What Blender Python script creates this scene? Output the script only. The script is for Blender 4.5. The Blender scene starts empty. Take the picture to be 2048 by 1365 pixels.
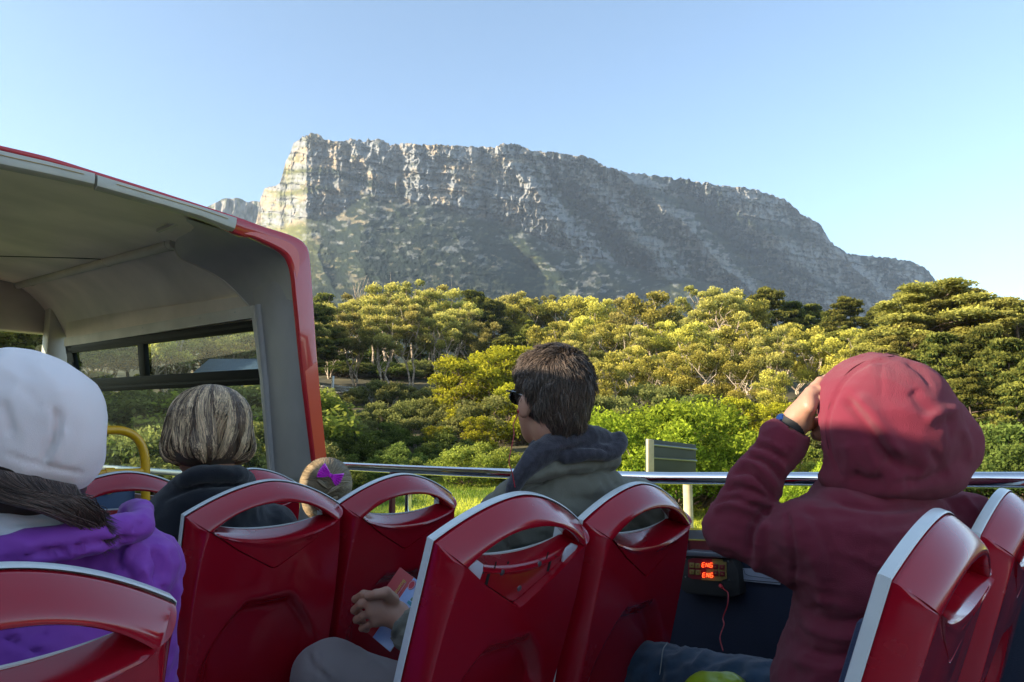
import bpy, bmesh, math, random
import numpy as np
from mathutils import Vector, Matrix, noise as mnoise
R_ = math.radians
random.seed(7); RNG = np.random.default_rng(11)
SC = bpy.context.scene; COL = SC.collection
# world origin = the photographer's eye; deck floor z=-1.16, road z=-3.9; +Y = bus forward, +X = far side of the bus
FLEN = 1440.0; CX, CY = 1024.0, 682.5
PITCH = math.atan(192.5/FLEN); YAW = R_(48)
cam_d = bpy.data.cameras.new("camera"); cam = bpy.data.objects.new("camera", cam_d); COL.objects.link(cam)
cam_d.sensor_width = 36; cam_d.lens = FLEN/2048*36; cam_d.clip_start = 0.05; cam_d.clip_end = 20000
cam.location = (0, 0, 0); cam.rotation_euler = (math.pi/2+PITCH, 0, -YAW); SC.camera = cam
SUN_AZ = R_(62); SUN_EL = R_(18.5)        # azimuth measured from +Y towards -X
w = bpy.data.worlds.new("World"); SC.world = w; w.use_nodes = True
nt = w.node_tree; bg = nt.nodes["Background"]
sky = nt.nodes.new("ShaderNodeTexSky"); sky.sky_type = 'NISHITA'; sky.sun_disc = False
sky.sun_elevation = SUN_EL; sky.sun_rotation = -SUN_AZ; sky.altitude = 100; sky.air_density = 1.0; sky.dust_density = 0.4; sky.ozone_density = 2.0
hsv = nt.nodes.new('ShaderNodeHueSaturation'); hsv.inputs['Saturation'].default_value = .92; hsv.inputs['Hue'].default_value = .496; nt.links.new(sky.outputs[0], hsv.inputs['Color']); nt.links.new(hsv.outputs[0], bg.inputs[0]); bg.inputs[1].default_value = 0.115
sd = bpy.data.lights.new("sun", 'SUN'); so = bpy.data.objects.new("sun", sd); COL.objects.link(so)
sd.energy = 5.0; sd.angle = R_(0.5); sd.color = (1.0, 0.86, 0.66)
SUND = Vector((-math.sin(SUN_AZ)*math.cos(SUN_EL), math.cos(SUN_AZ)*math.cos(SUN_EL), math.sin(SUN_EL)))
so.rotation_euler = SUND.to_track_quat('Z', 'Y').to_euler(); so.location = (0, 0, 30)
SC.view_settings.view_transform = 'Standard'; SC.view_settings.look = 'None'; SC.view_settings.gamma = 1; SC.view_settings.exposure = 1.58
SC.cycles.max_bounces = 6; SC.cycles.transparent_max_bounces = 12; SC.cycles.volume_bounces = 0
SC.cycles.diffuse_bounces = 3; SC.cycles.glossy_bounces = 3; SC.cycles.caustics_reflective = False; SC.cycles.caustics_refractive = False
# ---------- rays: pixel of the 2048x1365 photo -> point on a real plane ----------
V0 = np.array([math.sin(YAW), math.cos(YAW), 0]); RT = np.array([math.cos(YAW), -math.sin(YAW), 0])
VW = V0*math.cos(PITCH)+np.array([0, 0, math.sin(PITCH)]); UP = np.cross(RT, VW)
def ray(u, v): return VW+(u-CX)/FLEN*RT-(v-CY)/FLEN*UP
def PT(u, v, ax, val):
    r = ray(u, v)
    if ax == 'D': return r*val
    return r*(val/r['XYZ'.index(ax)])
def WP(u, v, c=2.04):                      # the leaning side wall  x + z/8 = c
    r = ray(u, v); return r*c/(r[0]+0.125*r[2])
WN = np.array([1, 0, .125])/math.hypot(1, .125)
# ---------- materials ----------
def mat(name, col, rough=0.6, metal=0.0, coat=0.0, var=0.0, vscale=8.0, bump=0.0, bscale=60.0, spec=0.5, col2=None, sheen=0.0, emit=None, detail=4.0):
    m = bpy.data.materials.new(name); m.use_nodes = True; t = m.node_tree; b = t.nodes["Principled BSDF"]
    b.inputs["Base Color"].default_value = (*col, 1); b.inputs["Roughness"].default_value = rough
    b.inputs["Metallic"].default_value = metal; b.inputs["Coat Weight"].default_value = coat; b.inputs["Coat Roughness"].default_value = 0.06
    b.inputs["Specular IOR Level"].default_value = spec; b.inputs["Sheen Weight"].default_value = sheen
    if emit: b.inputs["Emission Color"].default_value = (*emit[0], 1); b.inputs["Emission Strength"].default_value = emit[1]
    tc = t.nodes.new("ShaderNodeTexCoord")
    if var or col2:
        n = t.nodes.new("ShaderNodeTexNoise"); n.inputs["Scale"].default_value = vscale; n.inputs["Detail"].default_value = detail
        t.links.new(tc.outputs["Object"], n.inputs["Vector"])
        r = t.nodes.new("ShaderNodeValToRGB"); r.color_ramp.elements[0].position = .35; r.color_ramp.elements[1].position = .65
        c2 = col2 or tuple(min(1, c*(1+var)) for c in col); c1 = col if col2 else tuple(c*(1-var) for c in col)
        r.color_ramp.elements[0].color = (*c1, 1); r.color_ramp.elements[1].color = (*c2, 1)
        t.links.new(n.outputs[0], r.inputs[0]); t.links.new(r.outputs[0], b.inputs["Base Color"])
    if bump:
        n2 = t.nodes.new("ShaderNodeTexNoise"); n2.inputs["Scale"].default_value = bscale; n2.inputs["Detail"].default_value = 3
        bp = t.nodes.new("ShaderNodeBump"); bp.inputs["Strength"].default_value = bump; bp.inputs["Distance"].default_value = .01
        t.links.new(tc.outputs["Object"], n2.inputs["Vector"]); t.links.new(n2.outputs[0], bp.inputs["Height"]); t.links.new(bp.outputs[0], b.inputs["Normal"])
    return m
def attr_col(m, name, target="Base Color"):
    t = m.node_tree; a = t.nodes.new("ShaderNodeAttribute"); a.attribute_name = name
    t.links.new(a.outputs["Color"], t.nodes["Principled BSDF"].inputs[target])
# ---------- objects ----------
def org(o):
    v = Vector((0, 0, 0))
    while o is not None: v += o.location; o = o.parent
    return np.array(v)
def tag(o, label=None, cat=None, group=None, kind=None):
    if label: o["label"] = label
    if cat: o["category"] = cat
    if group: o["group"] = group
    if kind: o["kind"] = kind
    return o
def empty(name, loc=(0, 0, 0), label=None, cat=None, group=None):
    o = bpy.data.objects.new(name, None); COL.objects.link(o); o.location = loc; o.empty_display_size = .1
    return tag(o, label, cat, group)
def mesh(name, V, F, m, parent=None, smooth=True, base=None, mi=None, cols=None, sharp=None):
    """V (n,3) world coords; F array (k,4)/(k,3) or list of index lists."""
    V = np.asarray(V, dtype=np.float64).reshape(-1, 3)
    o_ = org(parent) if parent else (np.array(base) if base is not None else np.zeros(3))
    V = V-o_
    me = bpy.data.meshes.new(name)
    if isinstance(F, np.ndarray):
        k, n = F.shape
        me.vertices.add(len(V)); me.vertices.foreach_set("co", V.astype(np.float32).ravel())
        me.loops.add(k*n); me.loops.foreach_set("vertex_index", F.astype(np.int32).ravel())
        me.polygons.add(k); me.polygons.foreach_set("loop_start", np.arange(0, k*n, n, dtype=np.int32)); me.update(calc_edges=True)
    else:
        me.from_pydata([tuple(v) for v in V], [], [tuple(f) for f in F])
    ms = m if isinstance(m, (list, tuple)) else [m]
    for q in ms: me.materials.append(q)
    if mi is not None: me.polygons.foreach_set("material_index", np.asarray(mi, dtype=np.int32))
    me.polygons.foreach_set("use_smooth", np.full(len(me.polygons), smooth))
    if smooth and sharp: me.set_sharp_from_angle(angle=R_(sharp))
    if cols is not None:
        for nm, c in cols.items():
            a = me.color_attributes.new(nm, 'FLOAT_COLOR', 'POINT'); c = np.asarray(c, dtype=np.float32)
            if c.shape[1] == 3: c = np.hstack([c, np.ones((len(c), 1), np.float32)])
            a.data.foreach_set("color", c.ravel())
    me.validate(); me.update()
    o = bpy.data.objects.new(name, me); COL.objects.link(o)
    if parent: o.parent = parent
    else: o.location = o_
    return o
class MB:
    """collects simple solids into one mesh"""
    def __init__(s): s.V = []; s.F = []; s.M = []
    def add(s, V, F, mi=0):
        k = len(s.V); s.V += [tuple(map(float, v)) for v in V]; s.F += [[i+k for i in f] for f in F]; s.M += [mi]*len(F); return s
    def box(s, c, size, bev=0.0, rot=None, mi=0, seg=2):
        bm = bmesh.new(); bmesh.ops.create_cube(bm, size=1)
        for v in bm.verts: v.co = Vector((v.co.x*size[0], v.co.y*size[1], v.co.z*size[2]))
        if bev: bmesh.ops.bevel(bm, geom=bm.edges[:], offset=bev, segments=seg, profile=.5, affect='EDGES')
        return s.bm(bm, Matrix.Translation(Vector(c)) @ (rot.to_4x4() if rot is not None else Matrix()), mi)
    def bm(s, bm, mx=None, mi=0):
        bm.verts.index_update()
        V = [(mx @ v.co) if mx else v.co for v in bm.verts]; F = [[v.index for v in f.verts] for f in bm.faces]
        bm.free(); return s.add(V, F, mi)
    def prism(s, poly, ext, bev=0.0, mi=0):
        bm = bmesh.new(); ext = Vector(ext); vs = [bm.verts.new(Vector(p)) for p in poly]; f = bm.faces.new(vs)
        r = bmesh.ops.extrude_face_region(bm, geom=[f]); nv = [e for e in r['geom'] if isinstance(e, bmesh.types.BMVert)]
        for v in nv: v.co += ext
        bmesh.ops.recalc_face_normals(bm, faces=bm.faces[:])
        if bev: bmesh.ops.bevel(bm, geom=bm.edges[:], offset=bev, segments=2, profile=.5, affect='EDGES')
        return s.bm(bm, None, mi)
    def tube(s, pts, r, n=10, mi=0, cap=True):
        V, F = tube_arrays(pts, r, n, cap); return s.add(V, F, mi)
    def lathe(s, prof, n=24, mx=None, mi=0):
        V = [];
        for (r, z) in prof:
            for i in range(n): a = 2*math.pi*i/n; V.append(Vector((r*math.cos(a), r*math.sin(a), z)))
        if mx is not None: V = [mx @ v for v in V]
        F = [[j*n+i, j*n+(i+1) % n, (j+1)*n+(i+1) % n, (j+1)*n+i] for j in range(len(prof)-1) for i in range(n)]
        F += [list(range(n))[::-1], [(len(prof)-1)*n+i for i in range(n)]]
        return s.add(V, F, mi)
    def build(s, name, m, parent=None, smooth=True, base=None, sharp=40, cols=None):
        return mesh(name, s.V, s.F, m, parent, smooth, base, s.M, sharp=sharp, cols=cols)
def tube_arrays(pts, r, n=10, cap=True):
    P = [Vector(p) for p in pts]; rr = r if isinstance(r, (list, tuple, np.ndarray)) else [r]*len(P)
    V = []; F = []; prev = None
    for i, p in enumerate(P):
        t = (P[min(i+1, len(P)-1)]-P[max(i-1, 0)]).normalized()
        if prev is None: a = t.orthogonal().normalized()
        else: a = (prev-t*prev.dot(t)); a = a.normalized() if a.length > 1e-9 else t.orthogonal().normalized()
        prev = a; b = t.cross(a)
        for k in range(n): an = 2*math.pi*k/n; V.append(p+(a*math.cos(an)+b*math.sin(an))*rr[i])
    for i in range(len(P)-1):
        for k in range(n): F.append([i*n+k, i*n+(k+1) % n, (i+1)*n+(k+1) % n, (i+1)*n+k])
    if cap: F.append(list(range(n))[::-1]); F.append([(len(P)-1)*n+k for k in range(n)])
    return V, F
def spline(pts, n=8, closed=False):
    P = np.array(pts, float); out = []; m = len(P)
    rng = range(m if closed else m-1)
    for i in rng:
        p0 = P[(i-1) % m] if closed or i > 0 else 2*P[0]-P[1]; p1 = P[i]; p2 = P[(i+1) % m]
        p3 = P[(i+2) % m] if closed or i+2 < m else 2*P[-1]-P[-2]
        for k in range(n):
            t = k/n; out.append(.5*((2*p1)+(-p0+p2)*t+(2*p0-5*p1+4*p2-p3)*t*t+(-p0+3*p1-3*p2+p3)*t**3))
    if not closed: out.append(P[-1])
    return np.array(out)
def grid_faces(nu, nv, close_u=False):
    """vertex index = j*nu+i"""
    i, j = np.meshgrid(np.arange(nu if close_u else nu-1), np.arange(nv-1)); i = i.ravel(); j = j.ravel(); i2 = (i+1) % nu
    return np.stack([j*nu+i, j*nu+i2, (j+1)*nu+i2, (j+1)*nu+i], 1)
def text_mesh(name, s, size, origin, ax, ay, m, parent, ext=.0005, align='CENTER'):
    c = bpy.data.curves.new(name, 'FONT'); c.body = s; c.size = size; c.extrude = ext; c.align_x = align; c.resolution_u = 3
    o = bpy.data.objects.new(name, c); COL.objects.link(o); bpy.context.view_layer.update()
    me = bpy.data.meshes.new_from_object(o.evaluated_get(bpy.context.evaluated_depsgraph_get())); bpy.data.objects.remove(o)
    ax = Vector(ax).normalized(); ay = Vector(ay).normalized(); az = ax.cross(ay)
    mx = Matrix((ax, ay, az)).transposed().to_4x4(); mx.translation = Vector(origin)-Vector(org(parent)); me.transform(mx)
    me.materials.clear(); me.materials.append(m); me.name = name
    q = bpy.data.objects.new(name, me); COL.objects.link(q); q.parent = parent; return q
# ---------- implicit surfaces (one continuous skin per body) ----------
def sm(a, b, k):
    h = np.clip(.5+.5*(b-a)/k, 0, 1); return b*(1-h)+a*h-k*h*(1-h)
def smx(a, b, k): return -sm(-a, -b, k)
def ell(p, c, r, rot=None):
    q = p-np.array(c)
    if rot is not None: q = q @ rot            # columns of rot = local axes
    r = np.array(r); k0 = np.linalg.norm(q/r, axis=1); k1 = np.linalg.norm(q/(r*r), axis=1)+1e-9
    return k0*(k0-1)/k1
def cap(p, a, b, ra, rb):
    a = np.array(a, float); b = np.array(b, float); ba = b-a; L = ba@ba+1e-12
    h = np.clip(((p-a)@ba)/L, 0, 1); return np.linalg.norm(p-a-h[:, None]*ba, axis=1)-(ra+(rb-ra)*h)
def chain(p, pts, rs, k=.02):
    d = None
    for i in range(len(pts)-1):
        e = cap(p, pts[i], pts[i+1], rs[i], rs[i+1]); d = e if d is None else sm(d, e, k)
    return d
def rbox(p, c, h, r, rot=None):
    q = p-np.array(c)
    if rot is not None: q = q @ rot
    q = np.abs(q)-np.array(h)+r; return np.linalg.norm(np.maximum(q, 0), axis=1)+np.minimum(q.max(1), 0)-r
def rotm(ax=0, ay=0, az=0):
    return np.array(Matrix.Rotation(R_(az), 3, 'Z') @ Matrix.Rotation(R_(ay), 3, 'Y') @ Matrix.Rotation(R_(ax), 3, 'X'))
def surf(f, lo, hi, h):
    """surface nets of f<0 over a box, then Newton-projected"""
    lo = np.array(lo, float); hi = np.array(hi, float); n = np.ceil((hi-lo)/h).astype(int)+1
    ax = [lo[i]+h*np.arange(n[i]) for i in range(3)]
    D = np.empty(n)
    for i in range(n[0]):
        Y, Z = np.meshgrid(ax[1], ax[2], indexing='ij'); p = np.stack([np.full(Y.size, ax[0][i]), Y.ravel(), Z.ravel()], 1)
        D[i] = f(p).reshape(n[1], n[2])
    S = D < 0; cs = [(a, b, c) for a in (0, 1) for b in (0, 1) for c in (0, 1)]
    def sl(A, a, b, c): return A[a:n[0]-1+a, b:n[1]-1+b, c:n[2]-1+c]
    cnt = sum(sl(S, *c).astype(int) for c in cs); act = (cnt > 0) & (cnt < 8)
    idx = -np.ones(act.shape, int); I = np.argwhere(act); idx[act] = np.arange(len(I))
    acc = np.zeros((len(I), 3)); num = np.zeros(len(I))
    for a in cs:
        for d in range(3):
            if a[d]: continue
            b = list(a); b[d] = 1
            da = D[I[:, 0]+a[0], I[:, 1]+a[1], I[:, 2]+a[2]]; db = D[I[:, 0]+b[0], I[:, 1]+b[1], I[:, 2]+b[2]]
            m = (da < 0) != (db < 0); t = np.where(m, da/(da-db+1e-20), 0)
            q = np.tile(np.array(a, float), (len(I), 1)); q[:, d] += t
            acc[m] += q[m]; num[m] += 1
    V = lo+h*(I+acc/num[:, None])
    F = []
    for d in range(3):
        e = [0, 0, 0]; e[d] = 1
        A = S[:n[0]-e[0], :n[1]-e[1], :n[2]-e[2]]; B = S[e[0]:, e[1]:, e[2]:]; ch = np.argwhere(A != B)
        o1, o2 = (d+1) % 3, (d+2) % 3; ok = (ch[:, o1] > 0) & (ch[:, o2] > 0) & (ch[:, o1] < n[o1]-1) & (ch[:, o2] < n[o2]-1); ch = ch[ok]
        def g(s1, s2):
            c = ch.copy(); c[:, o1] -= s1; c[:, o2] -= s2; return idx[c[:, 0], c[:, 1], c[:, 2]]
        q = np.stack([g(1, 1), g(0, 1), g(0, 0), g(1, 0)], 1); fl = ~A[ch[:, 0], ch[:, 1], ch[:, 2]]; q[fl] = q[fl][:, ::-1]; F.append(q)
    F = np.vstack(F); F = F[(F >= 0).all(1)]
    for _ in range(2):
        V = proj(f, V, h)
    return V, F
def grad(f, V, e=1e-3):
    return np.stack([(f(V+np.eye(3)[i]*e)-f(V-np.eye(3)[i]*e))/(2*e) for i in range(3)], 1)
def proj(f, V, h):
    G = grad(f, V); d = f(V); st = d[:, None]*G/np.maximum((G*G).sum(1, keepdims=True), .25)
    L = np.linalg.norm(st, axis=1, keepdims=True); return V-st*np.minimum(1, h*.7/np.maximum(L, 1e-9))
def seg_dist(p, pts):
    """distance to a polyline (world pts)"""
    P = np.array(pts, float); best = np.full(len(p), 1e9); tt = np.zeros(len(p))
    for i in range(len(P)-1):
        a, b = P[i], P[i+1]; ba = b-a; h = np.clip(((p-a)@ba)/(ba@ba), 0, 1); d = np.linalg.norm(p-a-h[:, None]*ba, axis=1)
        m = d < best; best[m] = d[m]; tt[m] = (i+h[m])/(len(P)-1)
    return best, tt
# ---------- numpy value noise ----------
def _hash(ix, iy, iz, s):
    h = (ix*374761393+iy*668265263+iz*2147483647+s*974634777) & 0xffffffff
    h = ((h ^ (h >> 13))*1274126177) & 0xffffffff; h = (h ^ (h >> 16)) & 0xffffffff
    return h/4294967295.0
def vnoise(x, y, z=None, s=0):
    x = np.asarray(x, float); y = np.asarray(y, float)+0*x; z = np.zeros_like(x) if z is None else np.asarray(z, float)+0*x
    ix, iy, iz = np.floor(x).astype(np.int64), np.floor(y).astype(np.int64), np.floor(z).astype(np.int64)
    fx, fy, fz = x-ix, y-iy, z-iz; u, v, w_ = [t*t*t*(t*(t*6-15)+10) for t in (fx, fy, fz)]
    r = 0
    for a in (0, 1):
        for b in (0, 1):
            for c in (0, 1):
                r = r+_hash(ix+a, iy+b, iz+c, s)*(u if a else 1-u)*(v if b else 1-v)*(w_ if c else 1-w_)
    return r
def fbm(x, y, z=None, o=4, s=0, g=.5):
    r = 0; a = 1; t = 0; f = 1
    for k in range(o): r = r+a*vnoise(np.asarray(x)*f, np.asarray(y)*f, None if z is None else np.asarray(z)*f, s+k); t += a; a *= g; f *= 2.03
    return r/t
def sstep(a, b, x): t = np.clip((np.asarray(x, float)-a)/(b-a), 0, 1); return t*t*(3-2*t)
# =================== the open-top bus ===================
M_RED = mat("red_plastic", (.32, .004, .014), rough=.2, coat=.8, spec=.5, bump=.015, bscale=14)
def rough_var(m, lo, hi, sc):
    t = m.node_tree; n = t.nodes.new('ShaderNodeTexNoise'); n.inputs['Scale'].default_value = sc; n.inputs['Detail'].default_value = 8; tc = t.nodes.new('ShaderNodeTexCoord'); mr = t.nodes.new('ShaderNodeMapRange'); mr.inputs[1].default_value = .35; mr.inputs[2].default_value = .7; mr.inputs[3].default_value = lo; mr.inputs[4].default_value = hi
    t.links.new(tc.outputs['Object'], n.inputs['Vector']); t.links.new(n.outputs[0], mr.inputs[0]); t.links.new(mr.outputs[0], t.nodes['Principled BSDF'].inputs['Roughness']); t.links.new(mr.outputs[0], t.nodes['Principled BSDF'].inputs['Coat Roughness'])
rough_var(M_RED, .06, .30, 9)
M_PAINT = mat("red_bus_paint", (.50, .022, .03), rough=.16, coat=1.0, bump=.02, bscale=5)
M_WHITE = mat("white_plastic", (.62, .66, .66), rough=.32, coat=.2, var=.04, vscale=20)
M_CREAM = mat("cream_trim", (.50, .485, .43), rough=.4, coat=.2, var=.06, vscale=12)
M_CEIL = mat("beige_ceiling", (.80, .68, .62), rough=.5, var=.16, vscale=1.6, bump=.02, bscale=9)
M_GREYT = mat("grey_brown_trim", (.60, .54, .48), rough=.5, var=.12, vscale=3, bump=.03, bscale=160)
M_GREYP = mat("grey_panel", (.42, .39, .375), rough=.5, bump=.05, bscale=200, var=.08, vscale=4)
M_BLACK = mat("black_frame", (.012, .012, .011), rough=.6, spec=.15)
M_RUBBER = mat("black_rubber", (.02, .02, .02), rough=.7)
M_NAVY = mat("navy_wall", (.012, .018, .040), rough=.75, bump=.12, bscale=300)
M_MAROON = mat("maroon_strip", (.13, .018, .022), rough=.4)
M_CHROME = mat("polished_steel", (.72, .73, .75), rough=.07, metal=1.0, bump=.012, bscale=3)
M_ALU = mat("brushed_aluminium", (.38, .40, .42), rough=.35, metal=1.0)
M_YEL = mat("yellow_powder_coat", (.70, .36, .008), rough=.32, coat=.4, var=.05, vscale=30)
M_BLUEP = mat("blue_board", (.012, .045, .12), rough=.45, var=.08)
M_FLOOR = mat("deck_floor", (.42, .41, .40), rough=.8, bump=.1, bscale=80)
M_GOLD = mat("ochre_line", (.45, .30, .12), rough=.5)
M_ORANGE = mat("orange_lit_tone", (.62, .05, .018), rough=.2, coat=1.0)  # red paint with the light on it put into the colour
def glass_mat(name, tint, refl=.06, dirt=0.0):
    m = bpy.data.materials.new(name); m.use_nodes = True; t = m.node_tree; t.nodes.clear()
    o = t.nodes.new("ShaderNodeOutputMaterial"); tr = t.nodes.new("ShaderNodeBsdfTransparent"); tr.inputs[0].default_value = (*tint, 1)
    gl = t.nodes.new("ShaderNodeBsdfGlossy"); gl.inputs["Roughness"].default_value = .02; gl.inputs[0].default_value = (1, 1, 1, 1)
    mx = t.nodes.new("ShaderNodeMixShader"); mx.inputs[0].default_value = refl; t.links.new(tr.outputs[0], mx.inputs[1]); t.links.new(gl.outputs[0], mx.inputs[2])
    out = mx
    if dirt:
        df = t.nodes.new("ShaderNodeBsdfDiffuse"); df.inputs[0].default_value = (.5, .55, .5, 1); n = t.nodes.new("ShaderNodeTexNoise"); n.inputs["Scale"].default_value = 3
        mt = t.nodes.new("ShaderNodeMath"); mt.operation = 'MULTIPLY'; mt.inputs[1].default_value = dirt; t.links.new(n.outputs[0], mt.inputs[0])
        m2 = t.nodes.new("ShaderNodeMixShader"); t.links.new(mt.outputs[0], m2.inputs[0]); t.links.new(mx.outputs[0], m2.inputs[1]); t.links.new(df.outputs[0], m2.inputs[2]); out = m2
    t.links.new(out.outputs[0], o.inputs[0]); return m
M_GLASS = glass_mat("window_glass", (.78, .88, .80), dirt=.03)
M_CLEAR = glass_mat("clear_glass", (.93, .96, .94))
AY = 3.05
bus = empty("open_top_bus", (.85, 3.0, -3.9), "open-top sightseeing bus with a red-edged front canopy, grey lining and chrome side rails", "bus")
def wslab(px, c, th, bev=0.0, mb=None, d=1):
    mb = mb or MB(); return mb.prism([WP(u, v, c) for u, v in px], Vector(WN)*th*d, bev)
# --- roof section (x -> z of the outer skin at the rear arch) ---
rim_px = [(0, 289), (100, 313), (190, 341), (330, 385), (470, 431), (530, 453), (575, 467), (600, 478), (613, 490), (620, 508), (625, 560), (634, 690), (644, 810), (655, 921)]
outer = [PT(u, v, 'Y', AY) for u, v in rim_px]
inn_px = [(0, 300), (100, 325), (190, 352), (330, 398), (470, 466), (505, 475), (545, 493), (568, 507), (580, 524), (587, 552), (592, 600), (604, 720), (616, 820), (629, 924)]
inner = [PT(u, v, 'Y', AY) for u, v in inn_px]
def mir(p): return np.array([1.22-p[0], p[1], p[2]])
RX = [p[0] for p in outer[:8]]; RZ = [p[2] for p in outer[:8]]
def roofz(x): return float(np.interp(x if x > .61 else 1.22-x, RX, RZ))
o_far = np.array([outer[0]]+list(spline(outer, 4)[1:])); i_far = np.array([inner[0]]+list(spline(inner, 4)[1:]))
def arch(o, i):
    n = len(o); V = []; F = []
    # profile around the band: front-inner, rear-inner, rear-outer, front-outer
    for k in range(n):
        a, b = i[k], o[k]; m = (b-a)/max(1e-6, np.linalg.norm(b-a)); bl = .006
        V += [a+[0, .030, 0], a+[0, .008, 0], a+m*bl, b-m*.012, b-m*.003+[0, .004, 0], b+[0, .014, 0], b+[0, .10, 0]]
    for k in range(n-1):
        for j in range(6): F.append([k*7+j, k*7+j+1, (k+1)*7+j+1, (k+1)*7+j])
    return V, F
of_ = [mir(p) for p in o_far[1:]][::-1]+list(o_far); if_ = [mir(p) for p in i_far[1:]][::-1]+list(i_far)
mb = MB(); mb.add(*arch(of_, if_))
mb.build("rear_arch", M_PAINT, bus, sharp=60)
# light on corner & lower post put into colour (orange patches, 1 mm proud)
def strip_patch(t0, t1, f0, f1, n=14):
    V = []; N = len(o_far)
    for k in range(n+1):
        s = (t0+(t1-t0)*k/n)*(N-1); a = int(min(s, N-2)); fr = s-a
        A = i_far[a]*(1-fr)+i_far[a+1]*fr; B = o_far[a]*(1-fr)+o_far[a+1]*fr
        e = math.sin(math.pi*k/n)**.45 if f1 < .9 else 1
        V += [A+(B-A)*f0+[0, -.0012, 0], A+(B-A)*(f0+(f1-f0)*e)+[0, -.0012, 0]]
    return V, [[2*k, 2*k+1, 2*k+3, 2*k+2] for k in range(n)]
for a in ((.33, .72, .13, .55, 14), (.865, .998, .10, .93, 6)): MB().add(*strip_patch(*a)).build("lit_tone_patch", M_ORANGE, bus, sharp=60)
# white padded trim in two lengths under the red rim
def trim(px_t, px_b, y0, y1):
    T = [PT(u, v, 'Y', AY-.012) for u, v in px_t]; B = [PT(u, v, 'Y', AY-.012) for u, v in px_b]; mb = MB(); V = []; F = []; n = len(T)
    prof = [(0, .03), (0, 0), (.08, -.010), (.45, -.014), (.85, -.010), (1.0, .004), (1.0, .03)]
    for a, b in zip(T, B):
        for f, y in prof: V.append(a+(b-a)*f+[0, y, 0])
    m = len(prof)
    for k in range(n-1):
        for j in range(m-1): F.append([k*m+j, k*m+j+1, (k+1)*m+j+1, (k+1)*m+j])
    F += [list(range(m)), [(n-1)*m+j for j in range(m)][::-1]]; mb.add(V, F); return mb, T, B
for k, (t_, b_) in enumerate([([(-260, 236), (0, 301), (95, 323), (188, 347)], [(-260, 272), (0, 334), (95, 353), (187, 373)]),
                              ([(193, 350), (330, 392), (400, 413), (472, 436)], [(193, 377), (330, 415), (400, 436), (467, 462)])]):
    mb, T, B = trim(t_, b_, 0, 0); mb.build("edge_trim", M_CREAM, bus, sharp=35)
    ln = [a+(b-a)*.36+np.array([0, -.0165, 0]) for a, b in zip(T, B)]
    sp = spline(ln, 4); MB().tube(sp[1:-1], .0016, 6).build("trim_line", M_GOLD, bus)
# roof skin + ceiling
def cz(y): return float(np.interp(y, [AY, 3.95, 7.6], [0, .118, .358]))
def ceilz(x, y): return roofz(x)-.052+cz(y)
xs = np.linspace(-.86, 1.84, 28); ys = np.r_[np.linspace(AY+.03, 3.95, 5), np.linspace(4.3, 7.2, 6)]; V = []; n = len(xs)
for y in ys:
    for x in xs: V.append([x, y, ceilz(x, y)+.030])
mesh("roof_skin", V, grid_faces(n, len(ys)), M_PAINT, bus)
TX = 1.62; TZ0, TZ1 = 1.056, 1.296   # the rod at the cove
def tz(y): return TZ0+(TZ1-TZ0)*(y-3.95)/3.61
xs = np.linspace(-.8, TX+.03, 20); V = []
for y in ys:
    for x in xs: V.append([x, y, ceilz(x, y)+.012])
mesh("ceiling_panel", V, grid_faces(len(xs), len(ys)), M_CEIL, bus)
# seam in the ceiling
sa = np.array([.98, 6.9]); MB().tube([[x, 7.1-(x-.62)*2.2, ceilz(x, 7.1-(x-.62)*2.2)+.010] for x in np.linspace(.62, 1.6, 8)], .003, 6).build("ceiling_seam", M_BLACK, bus)
mb = MB(); mb.tube([[TX, y, tz(y)] for y in np.linspace(3.94, 7.3, 10)], .034, 14)
for y in (4.0, 4.95, 6.6): mb.tube([[TX, y, tz(y)], [TX, y+.022, tz(y)]], .037, 14)
mb.build("ceiling_tube", M_GREYT, bus)
# cove panel from the tube down to the window head
V = []; yy = np.linspace(3.2, 7.25, 12)
for y in yy:
    a = np.array([TX+.02, y, tz(y)-.02]); b = np.array([1.955, y, .775+.02*(y-3.5)])
    for f in np.linspace(0, 1, 6): V.append(a+(b-a)*f+np.array([.35, 0, .9])*0.05*math.sin(math.pi*f))
mesh("cove_panel", V, grid_faces(6, 12), M_CEIL, bus)
MB().prism([WP(*p, 2.02) for p in [(500, 590), (132, 640), (132, 700), (506, 645)]], Vector(WN)*.01).build('head_filler', M_CEIL, bus)
MB().prism([WP(*p, 1.985) for p in [(128, 677), (128, 694), (505, 636), (500, 612)]], Vector(WN)*.02).build("window_head_strip", M_GREYT, bus)
for u in (170, 285, 400, 470): p = WP(u, 704-.168*u, 1.983); MB().lathe([(.004, 0), (.003, .002)], 8, Matrix.Translation(Vector(p)) @ Vector((-1, 0, -.1)).to_track_quat('Z', 'Y').to_matrix().to_4x4()).build("screw", M_ALU, bus)
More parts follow.
